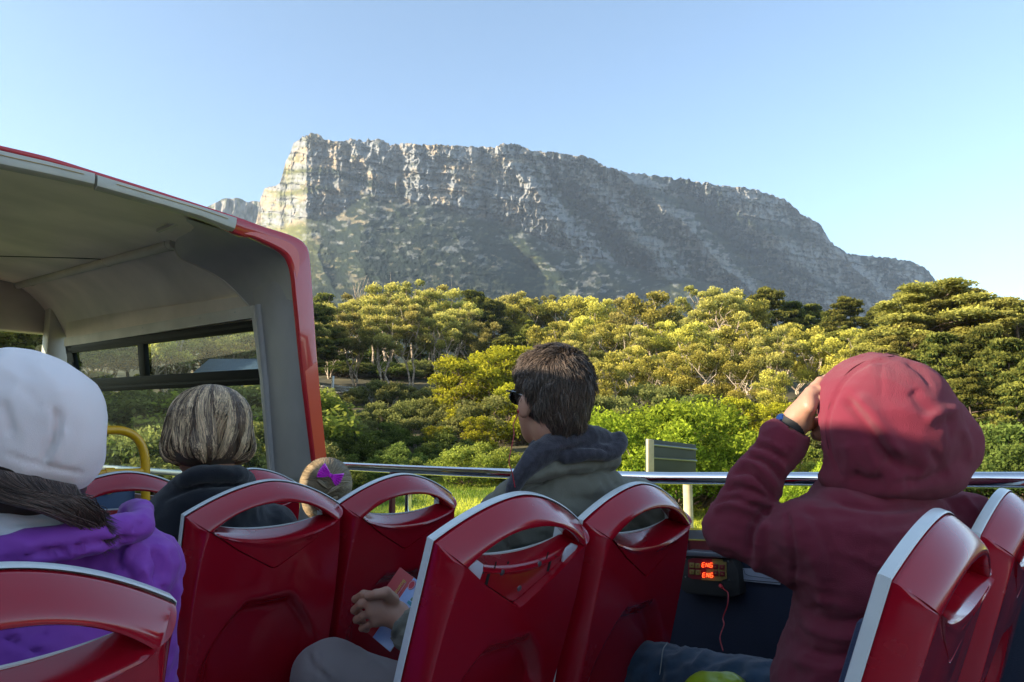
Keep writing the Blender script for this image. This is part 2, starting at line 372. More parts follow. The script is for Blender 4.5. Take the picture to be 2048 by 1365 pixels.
# curved corner fairing
near = [(372, 437), (420, 452), (465, 466), (505, 479), (545, 497), (568, 512), (581, 532), (588, 558), (594, 606)]
farp = [(349, 487), (352, 503), (362, 517), (388, 529), (420, 545), (448, 562), (470, 582), (487, 600), (500, 614)]
NP = spline([PT(u, v, 'Y', AY+.05) for u, v in near], 3); fd = [3.95, 3.93, 3.9, 3.86, 3.8, 3.76, 3.72, 3.69, 3.67]
FP = spline([PT(u, v, 'Y', y) for (u, v), y in zip(farp, fd)], 3); V = []
for a, b in zip(NP, FP):
    for f in np.linspace(0, 1, 9):
        V.append(a+(b-a)*f+np.array([.5, 0, .8])*.05*math.sin(math.pi*f)*(1-.3*f))
mesh("corner_fairing", V, grid_faces(9, len(NP)), M_GREYP, bus)
MB().tube(FP, .005, 8).build("fairing_bead", M_GREYT, bus)
MB().tube([PT(316, 462, 'Y', 3.6), PT(345, 450, 'Y', 3.5), PT(372, 440, 'Y', 3.4)], .012, 4).build("roof_bracket", M_GREYT, bus)
# wall lining between window and arch
wslab([(500, 560), (590, 560), (598, 603), (611, 720), (634, 930), (636, 1060), (560, 1060), (548, 940), (536, 760)], 1.99, .05, .004).build("pillar_panel", M_GREYP, bus)
mb = MB(); mb.tube([WP(u, v, 1.992) for u, v in [(518, 610), (533, 760), (546, 940), (552, 1060)]], .021, 12)
mb.build("pillar_bead", M_GREYP, bus)
mb = MB(); wslab([(500, 612), (512, 611), (529, 760), (544, 950), (535, 950), (519, 760)], 1.975, .05, .003, mb); wslab([(505, 612), (508, 612), (525, 760), (541, 950), (539, 950), (523, 760)], 1.97, .01, 0, mb)
mb.build("window_jamb", M_GREYT, bus)
# window: frame bars, transom, panes
mb = MB()
for q in ([(130, 692), (506, 640), (509, 662), (132, 708)], [(158, 760), (516, 738), (519, 770), (175, 785)], [(274, 688), (286, 686), (290, 752), (279, 753)], [(130, 692), (142, 692), (158, 790), (146, 790)]):
    wslab(q, 1.985, .035, .003, mb)
wslab([(136, 697), (506, 648), (507, 653), (137, 702)], 1.980, .01, 0, mb); wslab([(165, 775), (517, 757), (518, 761), (167, 780)], 1.980, .01, 0, mb)
mb.build("window_frame", M_BLACK, bus)
wslab([(134, 725), (144, 724), (150, 752), (138, 752)], 1.975, .02, .003).build("window_catch", M_RUBBER, bus)
for q in ([(140, 700), (276, 684), (281, 755), (150, 762)], [(286, 683), (512, 655), (520, 745), (290, 755)], [(150, 783), (520, 766), (545, 960), (165, 985)]):
    mesh("window_pane", [WP(u, v, 2.01) for u, v in q], [[0, 1, 2, 3]], M_GLASS, bus, smooth=False)
# window sill + wall below
mb = MB(); A = WP(545, 945, 1.985); B = WP(160, 958, 1.985); zz = -.225
mb.box((2.03, 5.15, zz), (.05, 4.0, .035), .006); mb.build("window_sill", M_ALU, bus)
# front end: corner pillar, windscreen, header and front wall
for x in (1.90, -.68): MB().box((x, 6.9, .35), (.16, .16, 1.7), .02).build("front_pillar", M_GREYT, bus)
mb = MB(); mb.box((.61, 7.05, 1.1), (2.7, .12, .46), .02); mb.build("front_header", M_GREYT, bus)
mesh("windscreen", [(-.7, 7.0, -.25), (1.95, 7.0, -.25), (1.9, 7.05, .9), (-.7, 7.05, .9)], [[0, 1, 2, 3]], M_GLASS, bus, smooth=False)
MB().box((.61, 7.05, -.7), (2.75, .08, .92), .01).build("front_wall", M_GREYP, bus)
# near side of the canopy (behind the photographer's left shoulder): unseen, made solid to keep sun out
MB().box((-.80, 5.1, .38), (.05, 4.0, 1.45), .01).build("near_canopy_wall", M_CREAM, bus)
# unseen solid screen added behind the near arch to shade the front rows
MB().prism([(-.86, AY, -.4), (-.86, -.2, -.4), (-.86, -.2, .64), (-.86, 1.66, .885), (-.86, AY, 1.075)], (.03, 0, 0), .006).build("added_sun_screen", M_CREAM, bus)
# side walls below the rails, deck, outer body
MB().box((-.85, .9, -.74), (.05, 12.3, .85), .004).build("near_side_lining", M_NAVY, bus)
mb = MB(); mb.box((2.125, .9, -2.2), (.03, 12.4, 3.5), .01); mb.box((-.89, .9, -2.2), (.03, 12.4, 3.5), .01); mb.box((.61, 7.14, -2.2), (3.05, .03, 3.5), .01); mb.box((.61, -5.3, -2.2), (3.05, .03, 3.5), .01)
mb.build("outer_body", M_PAINT, bus)
MB().box((.61, .9, -1.19), (2.94, 12.3, .06), 0).build("deck_floor", M_FLOOR, bus)
for x in (1.95, -.72):
    for y in (-3.4, 4.8):
        c = MB().lathe([(.2, -.14), (.46, -.14), (.5, -.1), (.5, .1), (.46, .14), (.2, .14)], 32, Matrix.Translation((x, y, -3.4)) @ Matrix.Rotation(math.pi/2, 4, 'Y')); c.build("wheel", M_RUBBER, bus)
# far-side rails, posts, clear infill
rail = spline([PT(u, v, 'X', 2.07) for u, v in [(672, 932), (850, 941), (1027, 948), (1297, 956), (1420, 957.5), (2048, 961)]], 8)
rail = np.vstack([rail, rail[-1]+(rail[-1]-rail[-8])*np.array([[5], [12], [22]])])
mb = MB(); mb.tube(rail, .0195, 20); r0 = Vector(rail[0]); mb.build("hand_rail", M_CHROME, bus)
mb = MB(); mb.tube([r0+Vector((0, .10, 0)), r0+Vector((0, .015, 0)), r0, r0-Vector((0, .02, 0))], [.03, .03, .024, .024], 14); mb.build("rail_socket", M_RUBBER, bus)
low = spline([PT(u, v, 'X', 2.07) for u, v in [(640, 1028), (920, 1042), (1150, 1056), (1385, 1068), (1700, 1077), (2048, 1090)]], 4); low = np.vstack([low, low[-1]+(low[-1]-low[-4])*8])
V = []
for p in low: V += [p+[-.022, 0, .014], p+[.03, 0, .014], p+[.03, 0, -.014], p+[-.022, 0, -.014]]
mesh("lower_rail", V, grid_faces(4, len(low), True), M_CHROME, bus, smooth=False)
V = []; V2 = []
for p in np.vstack([[[2.07, 7.0, low[0][2]]], low]):
    z = p[2]-.018; V += [[2.062, p[1], -1.16], [2.062, p[1], z-.045], [2.09, p[1], z-.045], [2.09, p[1], -1.16]]; V2 += [[2.052, p[1], z-.047], [2.052, p[1], z], [2.08, p[1], z], [2.08, p[1], z-.047]]
mesh("side_lining", V, grid_faces(4, len(V)//4, True), M_NAVY, bus, smooth=False); mesh("lining_top_strip", V2, grid_faces(4, len(V)//4, True), M_MAROON, bus, smooth=False)
for py in (2.58, 2.47, -.7, -2.6, -4.6):
    zt = float(np.interp(-py, -rail[:, 1], rail[:, 2])); MB().box((2.07, py, (zt-.40)/2), (.022, .022, abs(zt+.40)), .003).build("rail_post", M_CHROME if py < 2.5 else M_MAROON, bus)
mb = MB(); p = PT(1369, 1092, 'X', 2.05); mb.box((2.045, p[1], p[2]), (.012, .026, .05), .002); mb.build("lining_clip", M_ALU, bus)
# audio guide unit on the wall
def wallq(px, x): return [PT(u, v, 'X', x) for u, v in px]
PLN = 2.02
p0 = PT(1372, 1110, 'X', PLN); p1 = PT(1478, 1118, 'X', PLN); p2 = PT(1472, 1186, 'X', PLN)
au = empty("audio_guide_unit", (2.05, float(p0[1]), float(p2[2])), "black audio guide box with red and ochre keypad, glowing ENG twice", "audio unit")
mb = MB(); mb.prism(wallq([(1366, 1108), (1372, 1103), (1455, 1110), (1466, 1122), (1476, 1140), (1480, 1190), (1464, 1196), (1372, 1188), (1362, 1178)], PLN), (.05, 0, 0), .004); mb.build("housing", M_RUBBER, au, sharp=30)
mb = MB(); mb.prism(wallq([(1364, 1104), (1372, 1102), (1456, 1108), (1464, 1115), (1462, 1118), (1364, 1112)], PLN-.012), (.05, 0, 0), .003); mb.build("hood_lip", mat("grey_lip", (.08, .09, .11), rough=.4), au)
M_KRED = mat("keypad_red", (.17, .01, .02), rough=.45); M_KOCH = mat("keypad_ochre", (.24, .17, .045), rough=.5)
pr = [(1376, 1120), (1384, 1117), (1424, 1118), (1424, 1139), (1413, 1139), (1413, 1160), (1403, 1160), (1403, 1159.5), (1384, 1158), (1376, 1154)]
MB().prism(wallq(pr, PLN-.003), (.004, 0, 0)).build("keypad_plate", M_KRED, au)
po = [(1424, 1118.5), (1444, 1119), (1446, 1124), (1452, 1125), (1453, 1158), (1446, 1160), (1442, 1163), (1403, 1160.5), (1403, 1156), (1413, 1156), (1413, 1139), (1424, 1139)]
MB().prism(wallq(po, PLN-.0035), (.004, 0, 0)).build("keypad_plate", M_KOCH, au)
gly = {'up': [(-1, -.7), (1, -.7), (0, .9)], 'dn': [(-1, .7), (1, .7), (0, -.9)], 'lf': [(.8, -.9), (.8, .9), (-.9, 0)], 'pl': [(-.25, -1), (.25, -1), (.25, -.25), (1, -.25), (1, .25), (.25, .25), (.25, 1), (-.25, 1), (-.25, .25), (-1, .25), (-1, -.25), (-.25, -.25)]}
for (u, v, kp, g) in [(1383, 1131, 0, 'lf'), (1395, 1132, 0, 'up'), (1383.5, 1144.5, 0, 'pl'), (1395.5, 1145.5, 0, 'dn'), (1430.5, 1134, 1, 'up'), (1443.5, 1135, 1, 'lf'), (1431, 1147.5, 1, 'dn'), (1444, 1148.5, 1, 'pl')]:
    b = MB().prism(wallq([(u-4.8, v-4.9), (u+4.8, v-4.6), (u+4.8, v+4.9), (u-4.8, v+4.6)], PLN-.007), (.005, 0, 0), .001).build("button", M_KRED if kp else M_KOCH, au)
    MB().prism(wallq([(u+a*1.9, v-c*1.9) for a, c in gly[g]], PLN-.0076), (.001, 0, 0)).build("button_symbol", M_KOCH if kp else M_KRED, b, smooth=False)
M_LED = mat("led_segments", (.3, .03, .01), emit=((1.0, .07, .015), 1.5))
SEG = {'E': ['a', 'f', 'g', 'e', 'd'], 'N': ['f', 'e', 'b', 'c', 'x'], 'G': ['a', 'f', 'e', 'd', 'c', 'g']}
for (u0, v0) in [(1403.6, 1126), (1404.6, 1146.2)]:
    mb = MB()
    for k, ch in enumerate("ENG"):
        x0 = u0+k*7.6; y0 = v0+.35*k; W_, H_ = 5.0, 8.6; sl = .12
        pt = {'tl': (0, 0), 'tr': (W_, 0), 'ml': (0, H_/2), 'mr': (W_, H_/2), 'bl': (0, H_), 'br': (W_, H_)}
        ends = {'a': ('tl', 'tr'), 'f': ('tl', 'ml'), 'e': ('ml', 'bl'), 'g': ('ml', 'mr'), 'd': ('bl', 'br'), 'b': ('tr', 'mr'), 'c': ('mr', 'br'), 'x': ('tl', 'br')}
        for s in SEG[ch]:
            a, b = (pt[q] for q in ends[s]); a = (x0+a[0]+(H_-a[1])*sl, y0+a[1]); b = (x0+b[0]+(H_-b[1])*sl, y0+b[1])
            dx, dy = b[0]-a[0], b[1]-a[1]; L = math.hypot(dx, dy); nx, ny = -dy/L*.5, dx/L*.5; a = (a[0]+dx/L*.5, a[1]+dy/L*.5); b = (b[0]-dx/L*.5, b[1]-dy/L*.5)
            mb.prism(wallq([(a[0]-nx, a[1]-ny), (b[0]-nx, b[1]-ny), (b[0]+nx, b[1]+ny), (a[0]+nx, a[1]+ny)], PLN-.0075), (.001, 0, 0))
    mb.build("display_text", M_LED, au, smooth=False)
for u, v in [(1371, 1118), (1456, 1123), (1371, 1154), (1458, 1161)]: MB().lathe([(.003, 0), (.0025, .0015)], 10, Matrix.Translation(Vector(PT(u, v, 'X', PLN))) @ Vector((-1, 0, 0)).to_track_quat('Z', 'Y').to_matrix().to_4x4()).build("screw", M_ALU, au)
# wall notice beside it
lb = empty("wall_notice", tuple(PT(1479, 1163, 'X', 2.05)), "small white notice with thin dark border lines on the dark wall beside the audio unit", "notice")
MB().prism(wallq([(1479, 1137), (1560, 1140), (1560, 1170), (1480, 1162)], 2.052), (.003, 0, 0)).build("notice_board", mat("notice_white", (.30, .33, .40), rough=.4), lb)
mb = MB(); mb.tube(wallq([(1482, 1138), (1482, 1155), (1486, 1160), (1560, 1166)], 2.051), .0008, 4); mb.tube(wallq([(1487, 1138), (1490, 1148), (1498, 1152), (1556, 1160)], 2.051), .0006, 4); mb.build("border_line", M_BLACK, lb)
# yellow stairwell barrier with blue board
sb = empty("stair_barrier", (.95, 3.12, -1.16), "yellow tubular stairwell barrier with a dark blue board, under the bus canopy", "barrier")
BY = 3.12
def by(u, v): return PT(u, v, 'Y', BY)
top = spline([by(-160, 868), by(60, 865), by(205, 861), by(245, 862), by(272, 875), by(287, 902), by(291, 940), by(291, 1010), by(291, 1240)], 6)
MB().tube(top, .0175, 14).build("barrier_frame", M_YEL, sb)
MB().tube([by(-120, 962), by(150, 951), by(220, 946), by(288, 943)], .014, 12).build("cross_bar", M_YEL, sb)
mb = MB(); mb.prism([by(*p) for p in [(211, 940), (226, 939), (227, 975), (224, 988), (215, 990), (211, 984)]], (0, .018, 0), .003); q = by(219, 945); mb.tube([q+[-.016, 0, 0], q+[.016, 0, 0]], .018, 12); mb.build("clamp_bracket", M_YEL, sb)
q = by(219, 981); MB().lathe([(.006, 0), (.005, .003)], 10, Matrix.Translation(Vector(q)+Vector((0, -.003, 0))) @ Matrix.Rotation(math.pi/2, 4, 'X')).build("bolt", M_ALU, sb)
MB().prism([PT(u, v, 'Y', BY+.03) for u, v in [(100, 972), (262, 967), (270, 972), (271, 1060), (271, 1200), (100, 1200)]], (0, .02, 0), .003).build("barrier_board", M_BLUEP, sb)
# =================== seats ===================
M_FAB = mat("seat_fabric", (.03, .04, .08), rough=.9, bump=.3, bscale=400)
M_CLIP = mat("torn_clear_plastic", (.55, .55, .62), rough=.3)
M_DARK = mat("dark_slot", (.005, .004, .004), rough=.9)
TILT = R_(14)
HT = lambda x: -.072*abs(x/.207)**1.75
def outline(off=0.0, nu=72, nl=132):
    """outer contour: upper arc left->right then sides and bottom right->left ; off grows it"""
    up = [(x*(1+off/.207), HT(x)+off) for x in np.linspace(-.207, .207, nu, endpoint=False)]
    cor = (.207, -.072); lowp = [(.207+off, -.072+off*.3), (.204+off, -.30), (.196+off, -.56), (.17+off, -.63-off), (0, -.64-off)]
    lowp += [(-x, z) for x, z in lowp[::-1][1:]]; L = np.array(lowp); d = np.r_[0, np.cumsum(np.hypot(*np.diff(L, axis=0).T))]
    s = np.linspace(0, d[-1], nl, endpoint=False); return np.vstack([up, np.c_[np.interp(s, d, L[:, 0]), np.interp(s, d, L[:, 1])]])
def holearc(n, xr, zt, top=True, sag=.05, p=2.2):
    x = np.linspace(-xr, xr, n, endpoint=False) if top else np.linspace(xr, -xr, n, endpoint=False)
    return np.c_[x, zt+(sag if top else -sag)*(1-np.abs(x/xr)**p)]
NU, NL = 72, 132
def vedge(n):      # V-shaped lower edge of the cap, right tip -> left tip
    P = np.array([(.168, -.098), (.10, -.146), (.012, -.196), (0, -.200), (-.012, -.196), (-.10, -.146), (-.168, -.098)])
    d = np.r_[0, np.cumsum(np.hypot(*np.diff(P, axis=0).T))]; s = np.linspace(0, d[-1], n, endpoint=False); return np.c_[np.interp(s, d, P[:, 0]), np.interp(s, d, P[:, 1])]
def bk(x, z, y):   # seat plane (x, z, y) -> local coords with recline about the top
    x, z, y = map(np.asarray, (x, z, y)); return np.stack([x+0*z, y*math.cos(TILT)-z*math.sin(TILT), z*math.cos(TILT)+y*math.sin(TILT)], -1)
def back_shell(par):
    O = outline(0); H = np.vstack([holearc(NU, .155, -.088, True, .040, 2.0), vedge(NL)]); n = NU+NL
    H[:NU, 0] = np.linspace(-.168, .168, NU, endpoint=False); H[:NU, 1] = -.098+.059*(1-np.abs(H[:NU, 0]/.168)**2.4)
    K = 64; rows = []
    # side wall rings
    for y, off in ((-.010, 0), (-.017, .0008), (-.0185, .0)): rows.append(bk(O[:, 0]*(1+off), O[:, 1], np.full(n, y)))
    D = np.linalg.norm(O-H, axis=1)
    for k in range(1, K+1):
        t = k/K; g = np.empty(n); y = np.empty(n)
        g[:NU] = t; y[:NU] = -.0185-.050*np.sin(t*math.pi/2)**.9
        kc = 14; c = min(1, k/kc); ins = .036
        gl = np.where(k <= kc, (1-math.cos(c*math.pi/2))*.0+c*ins/D[NU:], ins/D[NU:]+(1-ins/D[NU:])*max(0, (k-kc)/(K-kc)))
        g[NU:] = gl; y[NU:] = -.0185-.050*(math.sin(c*math.pi/2)**.75)
        P = O+(H-O)*g[:, None]; x, z = P[:, 0], P[:, 1]
        # knee recess: arch-topped hollow in the lower back, and a faint central swell
        topz = -.262-.9*np.maximum(0, np.abs(x)-.055)**1.35*3.2; rec = sstep(0, .045, (topz-z))*sstep(.165, .115, np.abs(x))
        low = np.zeros(n); low[NU:] = 1
        y = y+low*(.030*rec*c-.004*sstep(.17, 0, np.abs(x))*c)
        rows.append(bk(x, z, y))
    for dy, sh in ((.003, .0022), (.012, .003), (.054, .003)):    # inner wall of opening (upper arc) / groove wall (V)
        Hc = H.mean(0); Q = H+(Hc-H)*0.0; s_ = np.where(np.arange(n) < NU, sh, sh*.3); Q = Q.copy(); Q[:, 1] += np.where(np.arange(n) < NU, -s_*1.2, s_)
        yy = y+dy; yy[NU:] = y[NU:]+min(dy, .02); rows.append(bk(Q[:, 0], Q[:, 1], yy))
    V = np.vstack(rows); F = grid_faces(n, len(rows), True)[:, ::-1]
    return mesh("back_shell", V, F, M_RED, par, sharp=38)
def front_shell(par):
    n = NU+NL; O1 = outline(.003); O2 = outline(.0045); H = np.vstack([holearc(NU, .158, -.092, True, .061, 2.4), holearc(NL, .158, -.092, False, .020, 2.2)])
    O0 = outline(-.004); rows = []
    for P, y in ((O1, -.0135), (O2, -.0115), (O2, .000), (O1, .004), (O0, .006)): rows.append(bk(P[:, 0], P[:, 1], np.full(n, y)))
    Hf = H.copy(); Hf[:, 1] += np.where(np.arange(n) < NU, .006, -.026)
    for t in np.linspace(.15, 1, 6): P = O0+(Hf-O0)*t; rows.append(bk(P[:, 0], P[:, 1], np.full(n, .006)))
    for y, s in ((.005, .022), (-.003, .012), (-.010, .002), (-.012, .0), (-.015, .001)):
        Q = H.copy(); Q[:, 1] += np.where(np.arange(n) < NU, s*.3, -s); rows.append(bk(Q[:, 0], Q[:, 1], np.full(n, y)))
    for y, g in ((-.0155, -.004),):
        Q = H.copy(); Q[:, 1] += np.where(np.arange(n) < NU, .004, -.005); rows.append(bk(Q[:, 0], Q[:, 1], np.full(n, y)))
    V = np.vstack(rows); return mesh("front_shell", V, grid_faces(n, len(rows), True), M_WHITE, par, sharp=35)
def lipcap(par, capped=True):
    nx = 90; xs = np.linspace(-.1675, .1675, nx); zf = np.where(np.abs(xs) < .15, -.092-.0235*(1-np.minimum(1, np.abs(xs/.15))**2.2), -.092); zf = np.minimum(zf, -.092-.002)
    vz = np.interp(np.abs(xs), [0, .012, .10, .168], [-.1985, -.1945, -.1445, -.0965]); ridge = -.098-.031*(1-np.abs(xs/.168)**2.2); ridge = np.maximum(ridge, vz+.0)
    rows = []; yb = -.0705 if capped else -.052
    sp = [(zf, -.015), (zf-.001, -.022), (.5*(zf+ridge), -.045), (ridge+.003, yb+.004), (ridge, yb-.002), (ridge-.003, yb-.0035)]
    for z, y in sp: rows.append(bk(xs, np.maximum(z, vz+.0005), np.full(nx, y)))
    for t in np.linspace(.08, 1, 16):
        z = (ridge-.003)+(vz+.0012-(ridge-.003))*t; z = np.minimum(z, ridge-.003); b = (-.0035*math.exp(-(t/.25)**2)) if capped else .0
        if capped: b -= .0035*math.exp(-((t-.45)/.1)**2)*0; 
        rows.append(bk(xs, np.maximum(z, vz+.0003), np.full(nx, yb-.0015+b)))
    rows.append(bk(xs, vz+.0006, np.full(nx, yb+.0015))); rows.append(bk(xs, vz+.0004, np.full(nx, yb+.012)))
    V = np.vstack(rows); c = mesh("handle_cap" if capped else "handle_recess", V, grid_faces(nx, len(rows))[:, ::-1], M_RED, par, sharp=32)
    if capped:
        a = bk(np.array([.058, .135]), np.array([-.128, -.108]), np.array([-.0735, -.0735]))
        ax = a[1]-a[0]; ay = bk(0., .01, 0.)-bk(0., 0., 0.)
        text_mesh("embossed_name", "FAINSA", .013, bk(.098, -.137, -.0730), ax, ay-ax*(ay@ax)/(ax@ax), M_RED, c, ext=.0006)
    else:
        mb = MB(); q = Vector(bk(0, 0, -1)-bk(0, 0, 0)).to_track_quat('Z', 'Y').to_matrix().to_4x4()
        for x, z in ((-.055, -.130), (.052, -.128), (.008, -.172)): MB().lathe([(.0058, 0), (.0055, .002), (.003, .003)], 12, Matrix.Translation(Vector(bk(x, z, yb-.001))) @ q).build("screw", M_ALU, par)
        for x, z, w_, h_ in ((-.092, -.140, .008, .026), (.085, -.136, .007, .024), (-.080, -.112, .003, .014), (.070, -.112, .003, .014)):
            P = [bk(x+a*w_/2, z+b*h_/2, yb-.0016) for a, b in ((-1, -1), (1, -1), (1, 1), (-1, 1))]; MB().prism(P, Vector(bk(0, 0, -.0006)-bk(0, 0, 0))).build('slot', M_DARK, par)
        for x, z in ((-.108, -.122), (.100, -.120), (.115, -.118), (-.045, -.112)): MB().lathe([(.0028, 0), (.0028, .001)], 8, Matrix.Translation(Vector(bk(x, z, yb-.0012))) @ q).build('screw_hole', M_DARK, par)
        for s, x0 in ((-1, -.136), (1, .138)):
            P = [(-.021, .010), (.0, .017), (.016, .008), (.020, -.006), (.017, -.026), (.008, -.031), (.003, -.014), (-.012, -.008)]
            MB().prism([bk(x0-s*0+(-s)*0+a*(1 if s < 0 else -1), -.110+b, yb-.002) for a, b in P], Vector(bk(0, 0, -.006)-bk(0, 0, 0)), .002).build("broken_clip", M_CLIP, par)
    return c
def seat(name_label, capped=True, grp="red backed bus seats"):
    t = empty("bus_seat", (0, 0, 0), name_label, "seat", grp)
    back_shell(t); front_shell(t); lipcap(t, capped)
    mb = MB(); mb.box(tuple(bk(0, -.36, .014)), (.32, .018, .42), .008, rot=Matrix.Rotation(TILT, 3, 'X')); mb.build("back_pad", M_FAB, t)
    mb = MB(); mb.box((0, .40, -.62), (.41, .42, .09), .035, seg=3); mb.build("seat_cushion", M_FAB, t)
    mb = MB(); mb.box((0, .36, -.69), (.42, .46, .05), .015); mb.build("seat_pan", M_RED, t)
    mb = MB(); mb.box((0, .36, -.88), (.07, .30, .34), .01); mb.box((0, .36, -1.04), (.12, .36, .03), .005); mb.build("pedestal", M_RUBBER, t)
    return t
def dup(root, loc, label, tilt=0, rz=0):
    r = root.copy(); COL.objects.link(r); r.location = loc; r.rotation_euler = (tilt, 0, rz); r["label"] = label
    for ch in list(root.children):
        c = ch.copy(); COL.objects.link(c); c.parent = r
        for g in ch.children: d = g.copy(); COL.objects.link(d); d.parent = c
    return r
SEATS = [  # name, x, y, z, tilt(deg, extra), capped, label
 ('C', 1.068, .945, -.108, 5, 0, "red seat with handle cover missing, exposed screws and torn plastic, behind the green jacket"),
 ('G', .887, 2.43, -.108, 0, 0, "red seat with a blue board showing through its handle, left of the black coat"),
 ('D', 1.492, .945, -.108, 0, 1, "red seat by the side wall just left of the audio unit"),
 ('A', .960, 1.685, -.108, -5, 1, "red seat directly behind the woman in the black coat"),
 ('B', 1.383, 1.685, -.108, -1, 1, "red seat with bright grass showing through its handle hole, next to the braided girl"),
 ('H', 1.32, 2.45, -.112, 0, 1, "red seat at the window mostly hidden behind the black coat, only its top curve showing"),
 ('I', .215, .955, -.138, 2, 1, "large near red seat in front of the camera, purple jacket showing through its handle"),
 ('E', 1.225, .262, -.108, 5, 1, "red seat seen edge-on with a wide white rim, behind the person in the maroon hoodie"),
 ('F', 1.80, .262, -.108, 3, 1, "red seat cut off by the right edge of the picture, nearest the side rail"),
 ('J', -.20, .955, -.138, 2, 1, "red seat beside the lower left one, by the near wall"),
 ('K', .22, 1.70, -.12, 0, 1, "red seat ahead of the woman in the white beanie"),
]
protoC = seat("", False); protoP = seat("", True); used = {}
for nm, x, y, z, tl, cp, lab in SEATS:
    p = protoP if cp else protoC
    if cp not in used: used[cp] = 1; p.location = (x, y, z); p.rotation_euler = (R_(tl), 0, 0); p["label"] = lab; p.name = "bus_seat"
    else: dup(p, (x, y, z), lab, R_(tl))
# =================== terrain and mountain ===================
def terr(x, y):
    x = np.asarray(x, float); y = np.asarray(y, float); r = np.hypot(x, y)
    z = np.interp(r, [0, 18, 24, 34, 45, 60, 80, 98, 130, 200, 300, 420], [-3.3, -3.1, -2.85, -2.5, -1.4, .9, 4.2, 7.6, 12.5, 18, 21, 20])
    t = sstep(4.6, 9, x); z = -3.93+(z+3.93)*t
    tl = sstep(5, 30, -x)*.6*np.clip(r*.02, 0, 3); z = z+tl
    return z+(fbm(x/9, y/9, o=3, s=3)-.5)*1.0*sstep(20, 60, r)*t
M_GRASS = mat("verge_grass", (.10, .17, .022), rough=.9, col2=(.44, .44, .06), vscale=.5, bump=.6, bscale=7, detail=8)
M_SOIL = mat("forest_floor", (.05, .045, .02), rough=.95, col2=(.13, .11, .05), vscale=.25, bump=.5, bscale=3, detail=8)
M_ROAD = mat("asphalt", (.05, .05, .052), rough=.85, var=.15, vscale=3, bump=.2, bscale=60)
rr = np.unique(np.r_[np.linspace(1, 60, 60), np.linspace(60, 420, 70), [600, 1200, 2500, 3400]]); aa = np.linspace(0, 2*math.pi, 220, endpoint=False)
A_, R2 = np.meshgrid(aa, rr); X = R2*np.sin(A_); Y = R2*np.cos(A_); Z = terr(X, Y); Z = np.where(R2 > 500, -20, Z); V = np.stack([X.ravel(), Y.ravel(), Z.ravel()], 1); V = np.vstack([V, [[0, 0, -3.93]]])
F = grid_faces(220, len(rr), True)[:, ::-1]; ctr = V[F].mean(1); rc = np.hypot(ctr[:, 0], ctr[:, 1]); cap_ = [[len(V)-1, i, (i+1) % 220] for i in range(220)]
Fl = [list(f) for f in F]+[[0, 0, 0]]*0
mi = (rc > 36+8*np.sin(np.arctan2(ctr[:, 0], ctr[:, 1])*9)).astype(int)
g = mesh("ground", V, F, [M_GRASS, M_SOIL], mi=mi); tag(g, kind="structure")
V = [[x, y, -3.9] for y in np.linspace(-60, 200, 40) for x in np.linspace(-6.5, 4.4, 6)]; r = mesh("road", V, grid_faces(6, 40), M_ROAD); tag(r, kind="structure")
# --- mountain ---
SKY = np.array([(470, 520), (513, 442), (522, 394), (531, 376), (552, 372), (561, 363), (568, 339), (572, 321), (582, 301), (588, 286), (600, 279), (614, 271), (622, 266), (632, 266), (641, 271), (652, 281), (676, 284), (698, 279), (720, 282), (730, 284), (736, 277), (742, 281), (757, 278), (772, 284), (781, 290), (819, 287), (830, 290), (856, 290), (900, 290), (950, 294), (990, 295), (1005, 288), (1035, 290), (1060, 299), (1100, 305), (1150, 311), (1183, 315), (1195, 322), (1211, 333), (1257, 348), (1285, 347), (1359, 359), (1420, 367), (1484, 375), (1535, 386), (1577, 403), (1595, 423), (1642, 451), (1662, 484), (1693, 507), (1720, 510), (1813, 519), (1840, 530), (1860, 545), (1873, 562), (1885, 590), (1910, 640), (1960, 700), (2050, 780)], float)
BAS = np.array([(470, 560), (513, 452), (559, 453), (599, 441), (654, 431), (690, 428), (705, 400), (726, 386), (755, 394), (797, 400), (863, 409), (945, 433), (970, 437), (1035, 453), (1100, 490), (1158, 510), (1239, 530), (1331, 548), (1424, 567), (1550, 600), (1700, 640), (1900, 700), (2050, 790)], float)
us = np.arange(474, 2050, 1.25); nrow = 330; nb = 36
U, T = np.meshgrid(us, np.linspace(0, 1, nrow)); S = np.interp(us, SKY[:, 0], SKY[:, 1])
S = S+(fbm(us/9, us*0, o=4, s=9)-.5)*7+(fbm(us/3.5, us*0, o=3, s=29)-.5)*5+(fbm(us/14, us*0+3, o=4, s=19)-.5)*5
B = np.interp(us, BAS[:, 0], BAS[:, 1])+(fbm(us/30, us*0, o=3, s=5)-.5)*16; B = np.maximum(B, S+6)
Vp = 790+(S[None]-790)*T**.92
c = sstep(8, -8, Vp-B[None])                       # 1 on the cliff
Bs = np.interp(us, BAS[:, 0], BAS[:, 1]); Bs = np.convolve(np.pad(Bs, 24, mode='edge'), np.ones(49)/49, 'valid'); sl = np.clip((Vp-Bs[None])/(790-Bs[None]), 0, 1)
D = 420+(1480-420)*(1-sl)**1.05
hgt = np.clip((B[None]-Vp)/np.maximum(B[None]-S[None], 1), 0, 1)
D = D+hgt*70*c
D = D+3.2*np.maximum(0, 612-U)**1.12+np.interp(U, [600, 920, 1020, 1090, 1400, 1900], [0, 20, 105, 125, 420, 1250])*(1-sl)**1.6
w1 = fbm(U/60, Vp/60, o=3, s=2)*26
def ridged(x, y, s, o=3): return 1-2*np.abs(fbm(x, y, o=o, s=s)-.5)*1.9
spur = ridged((U-.95*(Vp-300)+w1)/120, Vp/500, 21, 2)
right = sstep(930, 1080, U)
